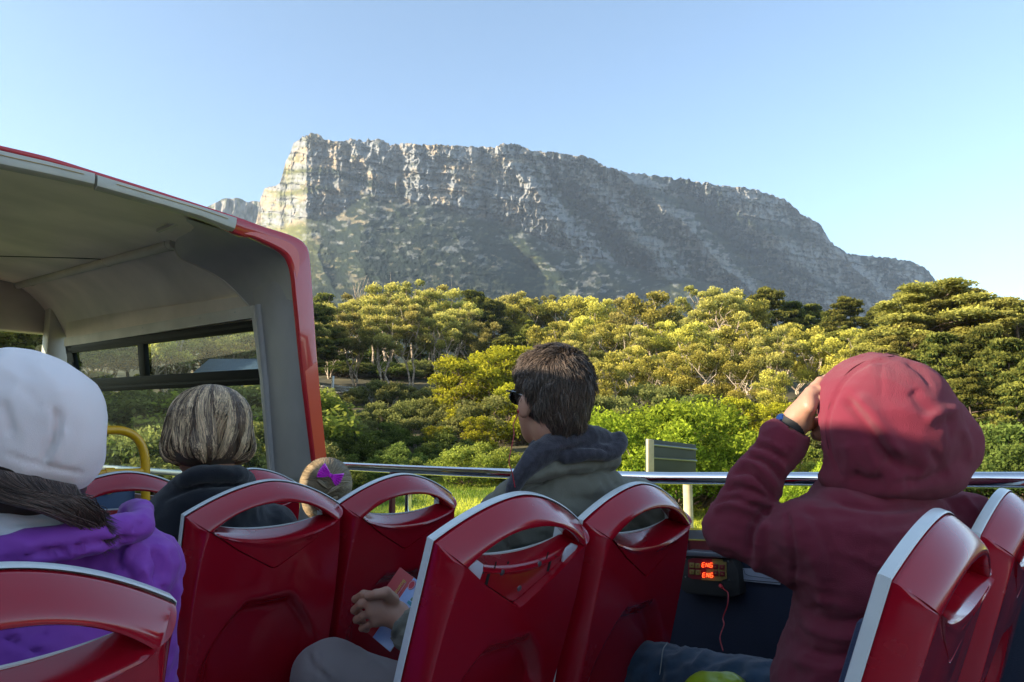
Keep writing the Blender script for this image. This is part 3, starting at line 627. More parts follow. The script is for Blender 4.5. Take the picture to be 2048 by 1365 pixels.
w3 = fbm(U/14, Vp/14, o=3, s=33)*14; colm = ridged((U+w1*.5+w3)/36, Vp/120, 31, 3); colf = ridged((U+w1*.3+w3)/10, Vp/30, 41, 3); fine = fbm(U/4.5, Vp/4.5, o=4, s=51)
D = D-right*(spur-.5)*150*(.06+.94*sstep(.6, .1, sl))
D = D-c*((colm-.5)*34*(1-.1*right)+(colf-.5)*(15+12*right))-(fine-.5)*(13*c+7)
D = D-(1-c)*((ridged((U-.5*Vp+w1*2)/90, Vp/70, 61, 3)-.5)*26+(fbm(U/22, Vp/12, o=4, s=62)-.5)*30)*(1-.7*sl)
vs = Vp-.14*(U-600)+(fbm(U/50, Vp/25, o=3, s=71)-.5)*16      # bedding planes dip to the right
for per, amp, ph in ((31, 13, 0), (12.5, 6, 3)):
    fr = ((vs+ph)/per) % 1.0; D = D-amp*(fr**1.5)*(.35+.65*c)
def ledge(u0, v0, u1, v1, wd, amp, fall=60):           # vegetated shelf
    f = np.clip((U-u0)/(u1-u0), 0, 1); vv = v0+(v1-v0)*f; m = sstep(u0-fall, u0, U)*sstep(u1+fall, u1, U); return m*(1/(1+np.exp((Vp-vv)/4)))*amp, m*np.exp(-((Vp-vv-wd*.3)/wd)**2)
lv = np.zeros_like(U)
for a in ((560, 345, 650, 336, 6, 22, 12), (560, 388, 660, 372, 7, 24, 14), (650, 338, 800, 382, 9, 20, 30), (1290, 380, 1600, 470, 14, 30, 60), (1150, 400, 1300, 520, 11, 20, 30), (1420, 470, 1700, 590, 9, 16, 50)):
    dd, m = ledge(*a); D = D+dd; lv = np.maximum(lv, m)
for (u0, dp, wd) in ((800, 34, 7), (851, 16, 4), (700, 12, 6), (966, 45, 9)):   # deep vertical clefts
    D = D+c*dp*np.exp(-((U-u0-(Vp-350)*.05)/wd)**2)
# colours: rock and scrub
n1 = fbm((U-.9*Vp)/36, (Vp+.3*U)/9, o=4, s=81); n2 = fbm(U/13, Vp/6, o=4, s=91); n3 = fbm(U/3.2, Vp/3.2, o=3, s=101)
outc = sstep(.61, .70, n1+(n2-.5)*1.7-.135+.14*np.exp(-((Vp-(505+.17*(U-900)))/26)**2)*sstep(760, 820, U)*sstep(1300, 1150, U)+.07*np.exp(-((U-640)/60)**2)*sstep(500, 440, Vp))*sstep(.62, .2, sl)
rk = np.maximum(c, outc*(1-c)*.5)
vegc = sstep(.50, .62, fbm(U/11, Vp/7, o=4, s=111)+.15*right-.05+right*(.45-spur)*.5)*(.55+.35*right)
fr = ((vs)/23) % 1.0
rk = rk*(1-np.clip(vegc+lv*.95, 0, 1))*(1-.6*np.exp(-((fr-.06)/.11)**2)*c*sstep(.38, .52, n2))
rk = np.clip(rk+(n3-.5)*.5*rk*(1-rk)*3, 0, 1)
grey = np.array([.21, .215, .21]); tan = np.array([.33, .25, .15]); dk = np.array([.12, .115, .11]); vg = np.array([.013, .021, .013]); vy = np.array([.15, .15, .04])
st = fbm(U/30, Vp/16, o=4, s=121); strk = sstep(.52, .66, fbm(U/5, Vp/38, o=3, s=131))
C3 = grey+(tan-grey)*(sstep(.48, .66, st)*np.interp(U, [500, 980, 1100, 2000], [.85, .75, .25, .12]))[..., None]
C3 = C3+(dk-C3)*(strk*.42*c)[..., None]; C3 = C3*(.68+.62*n3)[..., None]
vmix = sstep(660, 560, U)*.8+sstep(.55, .75, n2)*.25; G3 = vg+(vy-vg)*np.clip(vmix, 0, 1)[..., None]; G3 = G3*(.5+1.0*fbm(U/3, Vp/2.4, o=3, s=141))[..., None]  # left scrub yellower: sunlight there put into the colour
CC = G3+(C3-G3)*rk[..., None]
W_ = U.shape[1]
dirs = VW[None, None]+((U-CX)/FLEN)[..., None]*RT-((Vp-CY)/FLEN)[..., None]*UP
hn = np.hypot(dirs[..., 0], dirs[..., 1]); Pm = dirs/hn[..., None]*D[..., None]
# plateau and back side
last = Pm[-1]; rows = [last]; hd = np.stack([last[:, 0], last[:, 1], 0*last[:, 0]], 1); hd /= np.linalg.norm(hd, axis=1)[:, None]
for k, (dist, dz) in enumerate([(25, -4), (90, -22), (240, -55), (520, -140), (900, -420), (1300, -700)]): rows.append(last+hd*dist+np.array([0, 0, dz]))
V = np.vstack([Pm.reshape(-1, 3)]+rows[1:]); Cc = np.vstack([CC.reshape(-1, 3)]+[CC[-1]]*6)
F = grid_faces(W_, nrow+6)
M_MT = mat("mountain_rock", (.3, .3, .3), rough=.95, spec=.15); attr_col(M_MT, "Col")
m_ = mesh("mountain", V, F, M_MT, cols={"Col": Cc}); tag(m_, kind="structure")
# distant ridges left and right of it
def ridge(name, pts, D0, back, colr, s):
    P = np.array(pts, float); uu = np.arange(P[0, 0], P[-1, 0], 2.0); sk = np.interp(uu, P[:, 0], P[:, 1])+(fbm(uu/16, uu*0, o=4, s=s)-.5)*8
    U, T = np.meshgrid(uu, np.linspace(0, 1, 60)); Vv = 820+(sk[None]-820)*T; Dd = D0+500*T-(ridged(U/30, Vv/90, s, 3)-.5)*120-(fbm(U/6, Vv/8, o=3, s=s)-.5)*40
    d_ = VW+((U-CX)/FLEN)[..., None]*RT-((Vv-CY)/FLEN)[..., None]*UP; p = d_/np.hypot(d_[..., 0], d_[..., 1])[..., None]*Dd[..., None]
    n = fbm(U/7, Vv/5, o=4, s=s+5); cc = np.array(colr)+(np.array([.05, .06, .03])-np.array(colr))*sstep(.42, .56, n)[..., None]
    l = p[-1]; h = np.stack([l[:, 0], l[:, 1], 0*l[:, 0]], 1); h /= np.linalg.norm(h, axis=1)[:, None]
    V = np.vstack([p.reshape(-1, 3), l+h*300-[0, 0, 60], l+h*900-[0, 0, 500]]); q = mesh(name, V, grid_faces(U.shape[1], 62), M_MT, cols={"Col": np.vstack([cc.reshape(-1, 3), cc[-1], cc[-1]])}); tag(q, kind="structure")
ridge("distant_hill", [(-500, 560), (100, 520), (380, 430), (425, 408), (445, 397), (470, 397), (495, 403), (522, 404), (560, 430), (640, 560)], 2300, 400, (.26, .24, .21), 201)
ridge("distant_hill", [(1840, 560), (1900, 580), (1966, 597), (2048, 615), (2200, 640), (2500, 700)], 2600, 400, (.20, .19, .17), 301)
# the air
hz = bpy.data.materials.new("haze"); hz.use_nodes = True; t = hz.node_tree; t.nodes.clear(); o = t.nodes.new("ShaderNodeOutputMaterial"); pv = t.nodes.new("ShaderNodeVolumePrincipled")
pv.inputs["Color"].default_value = (.66, .82, 1, 1); pv.inputs["Density"].default_value = .00012; pv.inputs["Anisotropy"].default_value = .25; t.links.new(pv.outputs[0], o.inputs["Volume"])
h_ = MB().box((0, 0, 325), (7000, 7000, 700)).build("haze", hz, smooth=False); tag(h_, kind="stuff")
# =================== trees ===================
def leaf_mat(name, hue=0.0, trans=.5, gloss=.08):
    m = bpy.data.materials.new(name); m.use_nodes = True; t = m.node_tree; t.nodes.clear(); N = t.nodes.new; L = t.links.new
    o = N("ShaderNodeOutputMaterial"); a = N("ShaderNodeAttribute"); a.attribute_name = "Col"; oi = N("ShaderNodeObjectInfo")
    hs = N("ShaderNodeHueSaturation"); mr = N("ShaderNodeMapRange"); mr.inputs[3].default_value = .492; mr.inputs[4].default_value = .512; L(oi.outputs["Random"], mr.inputs[0]); L(mr.outputs[0], hs.inputs["Hue"])
    m2 = N("ShaderNodeMath"); m2.operation = 'MULTIPLY_ADD'; m2.inputs[1].default_value = .5; m2.inputs[2].default_value = .78; L(oi.outputs["Random"], m2.inputs[0]); L(m2.outputs[0], hs.inputs["Value"])
    L(a.outputs["Color"], hs.inputs["Color"]); d = N("ShaderNodeBsdfDiffuse"); tr = N("ShaderNodeBsdfTranslucent"); L(hs.outputs[0], d.inputs[0]); L(hs.outputs[0], tr.inputs[0])
    mx = N("ShaderNodeMixShader"); mx.inputs[0].default_value = trans; L(d.outputs[0], mx.inputs[1]); L(tr.outputs[0], mx.inputs[2])
    L(mx.outputs[0], o.inputs[0]); return m
M_LEAF = leaf_mat("foliage"); M_BARK = mat("pale_bark", (.58, .48, .36), rough=.85, col2=(.22, .16, .11), vscale=3, bump=.3, bscale=12)
M_BARKD = mat("dark_bark", (.10, .07, .05), rough=.9, col2=(.20, .14, .10), vscale=4, bump=.4, bscale=12)
def leaves(P, size, c1, c2, rng, mixf=None, elong=1.6, down=.0):
    n = len(P); a = rng.normal(size=(n, 3)); a[:, 2] -= down; a /= np.linalg.norm(a, axis=1)[:, None]; b = rng.normal(size=(n, 3)); b -= a*(a*b).sum(1)[:, None]; b /= np.linalg.norm(b, axis=1)[:, None]
    s = size*rng.uniform(.6, 1.3, n)[:, None]; a = a*s*elong*.5; b = b*s*.5
    V = np.stack([P-a, P+b*.8, P+a, P-b*.8], 1).reshape(-1, 3); F = np.arange(4*n).reshape(n, 4)
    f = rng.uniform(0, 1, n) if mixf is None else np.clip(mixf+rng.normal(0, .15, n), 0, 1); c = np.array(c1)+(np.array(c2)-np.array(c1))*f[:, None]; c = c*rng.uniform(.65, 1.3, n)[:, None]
    return V, F, np.repeat(c, 4, 0)
def clump(c, r, n, rng, flat=.8, shell=.5):
    d = rng.normal(size=(n, 3)); d[:, 2] = np.where(d[:, 2] < -.8, -d[:, 2]*.5, d[:, 2]); d /= np.linalg.norm(d, axis=1)[:, None]
    q = rng.uniform(0, 1, n)**shell*.95; lump = .72+.5*vnoise(d[:, 0]*2.4+c[0]*7, d[:, 1]*2.4+c[1]*5, d[:, 2]*2.4, 5)
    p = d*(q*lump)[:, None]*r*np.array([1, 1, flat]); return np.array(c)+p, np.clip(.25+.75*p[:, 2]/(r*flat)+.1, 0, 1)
class Proto: pass
def branchy(bm, a, b, r0, r1, rng, wob=.08, n=5):
    a = np.array(a, float); b = np.array(b, float); L = np.linalg.norm(b-a); pts = []
    for k in range(n+1):
        t = k/n; p = a+(b-a)*t+rng.normal(size=3)*L*wob*math.sin(math.pi*t)*np.array([1, 1, .3]); pts.append(p)
    bm.tube(pts, [r0+(r1-r0)*k/n for k in range(n+1)], 6, cap=False); return pts
def gum(seed, H=12.0, spread=4.2, nstem=3, ncl=20, n=330, size=.26, c1=(.050, .075, .016), c2=(.25, .22, .022), rc=1.35, base=.42):
    rng = np.random.default_rng(seed); tb = MB(); PP = []; MF = []
    stems = []
    for s in range(nstem):
        an = 2*math.pi*(s+rng.uniform(-.2, .2))/nstem; lean = rng.uniform(.12, .3)*H*(1 if nstem > 1 else .25)
        top = np.array([math.cos(an)*lean*.8, math.sin(an)*lean*.8, H*rng.uniform(.62, .8)]); b0 = np.array([math.cos(an)*.15, math.sin(an)*.15, -.6])
        pts = branchy(tb, b0, top, .15*H/12*(1.25 if nstem < 2 else 1), .06*H/12, rng, .05, 7); stems.append(pts)
    for k in range(ncl):
        st = stems[k % nstem]; i = rng.integers(3, 8); a = st[i]; t = (k+.5)/ncl; an = rng.uniform(0, 6.28); rad = spread*math.sqrt(rng.uniform(.02, 1))*(1-.35*max(0, t-.6)); zc = H*(base+(1-base)*t*rng.uniform(.85, 1.0))-rc*.3
        c = np.array([math.cos(an)*rad, math.sin(an)*rad, zc]); r = rc*rng.uniform(.65, 1.3)*(1-.25*t)
        if c[2] < a[2]: a = st[max(1, int(7*c[2]/H*.8))]
        branchy(tb, a, c-[0, 0, r*.2], .06*H/12, .018, rng, .1, 4)
        p, f = clump(c, r, int(n*(r/rc)**2), rng); PP.append(p); MF.append(f)
        for q in range(3):
            e = c+rng.normal(size=3)*r*.45; branchy(tb, c-[0, 0, r*.3], e, .02, .008, rng, .1, 2)
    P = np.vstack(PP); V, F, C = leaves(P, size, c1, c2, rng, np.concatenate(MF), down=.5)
    return tb, V, F, C, H
def pine(seed, H=13.0, spread=4.0, tiers=9, n=620, size=.25, c1=(.055, .08, .025), c2=(.32, .30, .06), base=.35, dome=True):
    rng = np.random.default_rng(seed); tb = MB(); pts = branchy(tb, (0, 0, -.6), (rng.uniform(-.4, .4), rng.uniform(-.4, .4), H*.93), .24*H/13, .05, rng, .02, 8); PP = []; MF = []
    for k in range(tiers):
        t = k/(tiers-1); z = H*(base+(1-base-.06)*t); nb = rng.integers(3, 6)
        for b in range(nb):
            an = rng.uniform(0, 6.28); R = spread*(1-.75*t**2.2 if dome else (1-t)*.95+.12)*rng.uniform(.55, 1.05); a = pts[min(8, int(8*z/H))]
            c = np.array([math.cos(an)*R, math.sin(an)*R, z+rng.uniform(-.3, .5)+R*.06]); branchy(tb, (pts[min(8, int(8*z/H))][0], pts[min(8, int(8*z/H))][1], z-.5), c, .055, .02, rng, .05, 3)
            for q in range(3):
                f_ = (.55, .8, 1.0)[q]; cc = np.array([c[0]*f_, c[1]*f_, c[2]-(1-f_)*R*.05])+rng.normal(size=3)*.3; r = rng.uniform(.75, 1.25)*H/13
                p, mf = clump(cc, r, n//3, rng, .5, .6); PP.append(p); MF.append(mf)
    for k in range(10):   # dead lower limbs
        an = rng.uniform(0, 6.28); z = H*rng.uniform(.12, base); branchy(tb, (0, 0, z), (math.cos(an)*1.4, math.sin(an)*1.4, z+rng.uniform(-.1, .7)), .03, .01, rng, .06, 3)
    V, F, C = leaves(np.vstack(PP), size, c1, c2, rng, np.concatenate(MF), elong=2.0); return tb, V, F, C, H
def bush(seed, H=3.0, spread=2.6, ncl=26, n=420, size=.13, c1=(.030, .050, .014), c2=(.15, .16, .03), rc=.8):
    rng = np.random.default_rng(seed); tb = MB(); PP = []; MF = []
    for k in range(ncl):
        an = rng.uniform(0, 6.28); q = math.sqrt(rng.uniform(0, 1)); rad = spread*q; z = H*(.12+.78*rng.uniform(.25, 1)*math.sqrt(max(0, 1-q*q*.9))); c = np.array([math.cos(an)*rad, math.sin(an)*rad, z-.15*rc]); r = rc*rng.uniform(.7, 1.25)
        branchy(tb, (math.cos(an)*.15, math.sin(an)*.15, -.3), c, .05, .012, rng, .12, 4); p, f = clump(c, r, n, rng, .8); PP.append(p); MF.append(f)
    P = np.vstack(PP); f = np.concatenate(MF); k = P[:, 2] > -.1; V, F, C = leaves(P[k], size, c1, c2, rng, f[k]); return tb, V, F, C, H
def make(kind, args, bark):
    tb, V, F, C, H = args; z1 = float(V[:, 2].max()); t = empty(kind, (0, 0, 0)); tb.build("trunk", bark, t); mesh("crown", V, F, M_LEAF, t, smooth=False, cols={"Col": C}); return t, z1
PR = {}
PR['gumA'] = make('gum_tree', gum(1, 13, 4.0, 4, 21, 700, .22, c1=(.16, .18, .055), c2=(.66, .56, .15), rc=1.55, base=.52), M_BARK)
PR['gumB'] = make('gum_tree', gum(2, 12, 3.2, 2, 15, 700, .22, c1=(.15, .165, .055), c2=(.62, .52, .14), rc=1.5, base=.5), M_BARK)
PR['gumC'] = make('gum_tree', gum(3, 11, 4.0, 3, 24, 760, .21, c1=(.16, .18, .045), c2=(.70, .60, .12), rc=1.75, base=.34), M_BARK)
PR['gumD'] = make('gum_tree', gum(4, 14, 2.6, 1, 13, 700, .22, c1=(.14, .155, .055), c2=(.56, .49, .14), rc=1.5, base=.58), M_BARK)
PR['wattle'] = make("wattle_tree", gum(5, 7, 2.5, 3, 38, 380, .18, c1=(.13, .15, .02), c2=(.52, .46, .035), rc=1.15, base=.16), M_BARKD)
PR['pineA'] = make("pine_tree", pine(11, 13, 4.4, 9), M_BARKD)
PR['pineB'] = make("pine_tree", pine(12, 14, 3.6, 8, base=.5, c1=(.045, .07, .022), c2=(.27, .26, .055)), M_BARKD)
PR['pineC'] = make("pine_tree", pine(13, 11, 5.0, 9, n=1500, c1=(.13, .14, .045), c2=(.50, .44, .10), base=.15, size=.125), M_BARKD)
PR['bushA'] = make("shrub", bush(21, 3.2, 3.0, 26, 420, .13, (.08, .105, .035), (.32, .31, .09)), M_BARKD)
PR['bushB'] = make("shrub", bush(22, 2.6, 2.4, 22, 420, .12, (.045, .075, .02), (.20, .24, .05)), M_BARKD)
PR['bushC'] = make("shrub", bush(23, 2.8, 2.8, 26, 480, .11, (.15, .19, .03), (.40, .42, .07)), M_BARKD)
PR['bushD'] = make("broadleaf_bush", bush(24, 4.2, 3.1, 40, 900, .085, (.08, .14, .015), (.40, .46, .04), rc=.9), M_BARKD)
USED = set()
def plant(key, u, D, top=None, scale=None, label=None, cat="tree", group=None, rz=None, wide=1.0, name=None):
    """stand a tree D metres out in the direction of column u; top = the height its crown reaches in the photo row"""
    d = ray(u, 875); d = d/math.hypot(d[0], d[1]); x, y = d[0]*D, d[1]*D; z0 = float(terr(x, y))
    root, H = PR[key]
    if top is not None: r = ray(u, top); zt = D*r[2]/math.hypot(r[0], r[1]); s = max(.3, (zt-z0)/H)
    else: s = scale
    if key in USED:
        t = root.copy(); COL.objects.link(t)
        for ch in root.children: c = ch.copy(); COL.objects.link(c); c.parent = t
    else: USED.add(key); t = root
    t.location = (x, y, z0-.05); t.rotation_euler = (0, 0, random.uniform(0, 6.28) if rz is None else rz); t.scale = (s*wide, s*wide, s)
    tag(t, label, cat, group); return t
TG, PG, SG = "gum trees of the sunlit wood", "dark pines in the wood", "shrubs between the verge and the wood"
LB = {'gumA': "tall pale trunked gum tree with several stems in the sunlit wood below the mountain", 'gumB': "slim gum tree with two pale stems in the sunlit wood below the mountain",
 'gumC': "rounded yellow-green gum tree in the sunlit wood below the mountain", 'gumD': "single stemmed gum tree with a high crown in the sunlit wood", 'wattle': "golden yellow bushy tree growing in front of the gum trees",
 'pineA': "dark broad pine tree standing among the gum trees", 'pineB': "dark high crowned pine tree standing among the gum trees", 'pineC': "olive green spreading pine tree on the right of the wood",
 'bushA': "grey-green rounded shrub on the slope below the gum trees", 'bushB': "dark green shrub in the hollow behind the grass verge", 'bushC': "pale yellow-green feathery bush behind the side rail"}
LB2 = {'gumA': 'many-stemmed pale gum tree', 'gumB': 'slim two-stemmed gum tree', 'gumC': 'rounded yellow-green gum tree', 'gumD': 'single-stemmed high gum tree', 'wattle': 'golden yellow bushy tree', 'pineA': 'dark broad pine', 'pineB': 'dark high-crowned pine', 'pineC': 'olive spreading pine', 'bushA': 'grey-green rounded shrub', 'bushB': 'dark green shrub', 'bushC': 'pale feathery bush'}
def P_(key, u, D, top, **k):
    g = TG if key.startswith(('gum', 'wattle')) else PG if key.startswith('pine') else SG
    zone = next(z for lim, z in ((560, "beyond the bus windows"), (690, "just right of the red canopy post"), (790, "right of the canopy post"), (900, "between post and man"), (1010, "just left of the man's head"), (1200, "behind the man's head"), (1330, "just right of the man's head"), (1460, "above the road sign"), (1600, "left of the raised hand"), (1780, "behind the maroon hood"), (1900, "right of the hood"), (9999, "at the right edge")) if u < lim)
    row = "far back" if D > 104 else "midway" if D > 64 else "by the verge" if D < 45 else "in front"
    k.setdefault('label', LB2[key]+", "+row+", "+zone); k.setdefault('group', g); return plant(key, u, D, top, cat="shrub" if key.startswith('bush') else "tree", **k)
# back row: crowns against the mountain and sky
for i, (k, u, y, D) in enumerate([('pineB', 640, 585, 125), ('gumA', 672, 592, 112), ('gumB', 712, 583, 120), ('gumD', 745, 574, 118), ('gumA', 775, 562, 108), ('gumD', 825, 560, 112), ('gumB', 862, 572, 120), ('gumA', 905, 575, 110), ('pineB', 945, 578, 125), ('pineA', 985, 592, 122),
   ('gumB', 1022, 584, 130), ('gumC', 1060, 592, 128), ('gumD', 1095, 590, 130), ('gumC', 1135, 586, 128), ('pineA', 1165, 600, 132), ('gumC', 1195, 592, 125), ('pineB', 1225, 618, 130), ('gumB', 1262, 590, 115), ('gumC', 1310, 580, 108), ('gumA', 1345, 612, 118), ('gumD', 1405, 568, 98), ('gumA', 1450, 572, 95), ('gumC', 1495, 590, 100),
   ('pineA', 1550, 566, 105), ('pineB', 1600, 600, 108), ('pineB', 1640, 605, 110), ('pineA', 1712, 585, 100), ('pineB', 1675, 618, 105), ('pineB', 1775, 610, 98), ('pineC', 1870, 568, 62), ('pineB', 1925, 590, 85), ('pineC', 1960, 600, 66), ('pineB', 2005, 605, 72), ('pineB', 2060, 600, 60), ('pineA', 2110, 600, 60), ('pineB', 2170, 590, 60)]):
    P_(k, u, D, y)
for u in range(630, 1500, 26): P_(('pineA', 'bushB', 'gumD', 'pineB')[(u//26) % 4], u+random.uniform(-8, 8), random.uniform(112, 128), random.uniform(655, 700))
for u in range(630, 1010, 24): P_(('bushB', 'bushA')[(u//24) % 2], u, random.uniform(98, 108), random.uniform(715, 735), wide=1.6)
for u, y, D, w_ in [(1845, 580, 60, 1.3), (1885, 562, 58, 1.5), (1915, 575, 60, 1.4), (1950, 585, 62, 1.5), (1995, 595, 60, 1.5), (2040, 600, 58, 1.5)]: P_('pineC', u, D, y-8, wide=w_)
for u in range(-220, 130, 22): P_(('pineA', 'gumC', 'pineB')[(u//22) % 3], u, 44+(u % 7)*2, 585+(u % 5)*14, wide=1.5, label='tall tree seen through the windscreen', group='plants seen through the bus windows')
for u in range(380, 640, 20): P_(('pineB', 'pineA', 'gumA')[(u//20) % 3], u, 74+(u % 9)*2, 560+(u % 7)*9, wide=1.3, label='tall tree behind the blue-roofed house', group='plants seen through the bus windows')
for u in range(400, 560, 24): P_(('bushA', 'bushC')[(u//24) % 2], u, 46+(u % 5), 752+(u % 11), wide=1.4, label='leafy shrub below the blue-roofed house', group='plants seen through the bus windows')
# middle rows
for i, (k, u, y, D) in enumerate([('gumA', 655, 632, 98), ('gumA', 705, 622, 92), ('gumA', 765, 606, 90), ('gumB', 820, 600, 92), ('gumA', 872, 612, 92), ('gumD', 930, 622, 96), ('gumB', 965, 640, 92), ('pineA', 1010, 665, 86), ('pineA', 1060, 640, 92), ('pineB', 1105, 648, 95), ('gumC', 1110, 640, 84), ('gumC', 1160, 628, 92), ('gumC', 1215, 640, 88), ('gumB', 1270, 645, 84), ('gumA', 1165, 660, 74), ('gumC', 1265, 690, 66),
   ('gumC', 1330, 640, 86), ('gumC', 1390, 640, 82), ('gumA', 1440, 655, 80), ('gumC', 1500, 640, 80), ('gumA', 1560, 648, 74), ('gumC', 1600, 640, 80), ('gumC', 1640, 665, 76), ('pineA', 1690, 650, 78), ('gumC', 1730, 650, 74), ('pineA', 1790, 640, 74), ('gumC', 1330, 700, 64), ('gumC', 1405, 682, 62), ('gumC', 1480, 705, 62), ('gumC', 1555, 735, 58), ('gumC', 1215, 720, 60),
   ('pineC', 1840, 640, 56), ('pineB', 1900, 660, 54), ('pineB', 1985, 650, 50), ('pineB', 2035, 670, 46), ('pineB', 1860, 740, 46), ('pineA', 1950, 740, 44), ('pineA', 2040, 750, 40), ('pineB', 2100, 700, 42), ('pineA', 1760, 700, 58), ('pineA', 1700, 745, 60)]):
    P_(k, u, D, y)
for k, u, y, D in [('wattle', 945, 708, 58), ('wattle', 1000, 682, 62), ('wattle', 1045, 760, 52), ('wattle', 905, 745, 60), ('wattle', 870, 860, 46), ('wattle', 960, 830, 48), ('wattle', 1100, 800, 50), ('wattle', 1620, 830, 46), ('wattle', 1560, 800, 50), ('wattle', 1490, 790, 52)]: P_(k, u, D, y, wide=1.15)
# shrubs on the slope
rs = random.Random(5)
for k in range(46): P_(('bushB', 'bushA', 'bushB')[k % 3], rs.uniform(980, 2120), rs.uniform(52, 72), rs.uniform(775, 830))
for k in range(26): P_(('bushB', 'bushB', 'bushA')[k % 3], rs.uniform(1600, 2140), rs.uniform(36, 52), rs.uniform(830, 880))
for k, u, y, D in [('bushA', 700, 775, 74), ('bushA', 745, 755, 76), ('bushA', 800, 760, 72), ('bushA', 850, 770, 70), ('bushA', 655, 800, 66), ('bushA', 700, 815, 58), ('bushA', 760, 800, 60), ('bushA', 815, 795, 60), ('bushA', 870, 790, 60), ('bushA', 920, 800, 58), ('bushB', 670, 840, 50), ('bushA', 720, 835, 50), ('bushB', 780, 840, 48), ('bushA', 835, 830, 50), ('bushB', 890, 850, 46), ('bushB', 860, 880, 42),
   ('bushB', 690, 870, 42), ('bushB', 740, 860, 42), ('bushB', 800, 880, 40), ('bushB', 660, 880, 40), ('bushB', 900, 900, 38), ('bushB', 760, 905, 36), ('bushB', 830, 915, 36), ('bushC', 930, 888, 36), ('bushC', 975, 880, 37), ('bushC', 1020, 890, 38), ('bushC', 1060, 900, 36), ('bushB', 1110, 880, 40), ('bushC', 1160, 850, 44), ('bushC', 1550, 890, 38), ('bushC', 1610, 885, 36), ('bushC', 1670, 900, 36), ('bushB', 1500, 870, 42),
   ('bushC', 1720, 880, 40), ('bushB', 1760, 880, 40), ('bushB', 1990, 880, 36), ('bushB', 2060, 880, 34), ('bushB', 1930, 900, 36), ('bushB', 700, 925, 33), ('bushB', 640, 900, 36), ('bushB', 1850, 880, 38), ('bushB', 600, 900, 36), ('bushA', 1290, 760, 60), ('bushA', 1400, 790, 58), ('bushA', 1200, 790, 58), ('bushB', 1150, 800, 52)]: P_(k, u, D, y)
for u, y, D, w_, lab in [(1262, 800, 27, 1.0, "left of the two bright green leafy bushes beside the road behind the road sign"), (1350, 782, 29, 1.1, "taller bright green leafy bush behind the road sign"), (1440, 850, 30, 1.0, "bright green leafy bush just left of the maroon sleeve"), (1600, 905, 26, .9, "low bright green bush below the raised hand of the person in maroon")]:
    plant('bushD', u, D, y, label=lab, cat="bush", wide=w_)
# wood beyond the bus windows
for i in range(46):
    u = rs.uniform(-260, 560); row = i % 3; D = (34, 50, 68)[row]+rs.uniform(-5, 8); k = (('bushA', 'bushC', 'bushA', 'wattle'), ('wattle', 'pineA', 'gumC', 'bushA'), ('pineB', 'pineA', 'gumA', 'pineB'))[row][rs.randrange(4)]
    y = ((830, 900), (760, 840), (560, 640))[row]; P_(k, u, D, rs.uniform(*y), label={0: "leafy shrub seen through the bus window", 1: "small tree seen through the bus window", 2: "tall tree seen through the bus window"}[row], group="plants seen through the bus windows")
# ---------- bare tree, house, stone wall, road sign ----------
rng = np.random.default_rng(77); tb = MB(); a = branchy(tb, (0, 0, -.5), (0.2, 0, 9), .14, .06, rng, .02, 6)
for k in range(14): an = rng.uniform(0, 6.28); b = (math.cos(an)*1.1, math.sin(an)*1.1, rng.uniform(9, 13.6)); branchy(tb, a[rng.integers(3, 7)], b, .06, .02, rng, .06, 3)
d = ray(712, 875); d = d/math.hypot(d[0], d[1])*122; t = empty("bare_tree", (d[0], d[1], float(terr(d[0], d[1])))); q = tb.build("trunk", M_BARK); q.parent = t; r_ = ray(712, 549); t.scale = (1.3,)*2+((122*r_[2]/math.hypot(r_[0], r_[1])-t.location.z)/13.6,)
tag(t, "leafless pale tree sticking up above the left end of the wood", "tree")
def at(u, D, dz=0): d = ray(u, 875); d = d/math.hypot(d[0], d[1])*D; return np.array([d[0], d[1], float(terr(d[0], d[1]))+dz])
hp = at(470, 62); hs = empty("house", tuple(hp), "low house with a blue-grey metal roof seen through the upper bus window", "house"); zt = 62*ray(460, 716)[2]/math.hypot(*ray(460, 716)[:2])
M_WALLH = mat("house_wall", (.45, .40, .30), rough=.8, var=.1); M_ROOFB = mat("blue_roof", (.05, .08, .12), rough=.5, var=.1, vscale=2)
dx = np.array([RT[0], RT[1], 0]); dy = np.array([V0[0], V0[1], 0]); hz_ = zt-hp[2]
def hb(a, b, c): return hp+dx*a+dy*b+np.array([0, 0, c])
mb = MB(); mb.prism([hb(-2.2, -2, -1), hb(3.2, -2, -1), hb(3.2, 3, -1), hb(-2.2, 3, -1)], (0, 0, hz_-.2)); mb.build("wall", M_WALLH, hs, smooth=False)
mb = MB(); mb.prism([hb(-2.6, -2.6, hz_-1.5), hb(-2.6, .5, hz_), hb(-2.6, 3.6, hz_-1.5)], dx*6.2); mb.build("roof", M_ROOFB, hs, smooth=False)
for a in (-1.2, .5, 2.2): MB().prism([hb(a-.5, -2.06, hz_-2.6), hb(a+.5, -2.06, hz_-2.6), hb(a+.5, -2.06, hz_-1.6), hb(a-.5, -2.06, hz_-1.6)], dy*.05).build("window", M_BLACK, hs, smooth=False)
sw = empty("stone_wall", tuple(at(680, 84)), "short rough pale stone wall at the left edge of the wood beside the red post", "wall"); mb = MB(); rng = np.random.default_rng(8)
for k in range(60):
    p = at(640+k*1.35, 84, .1+.28*(k % 3)+rng.uniform(-.05, .05)); bm = bmesh.new(); bmesh.ops.create_icosphere(bm, subdivisions=1, radius=.32)
    for v in bm.verts: v.co = v.co*rng.uniform(.75, 1.15)
    mb.bm(bm, Matrix.Translation(Vector(p)) @ Matrix.Diagonal((1.2, 1, .6, 1)))
mb.build("stonework", mat("pale_stone", (.38, .34, .27), rough=.9, var=.25, vscale=1), sw, smooth=False)
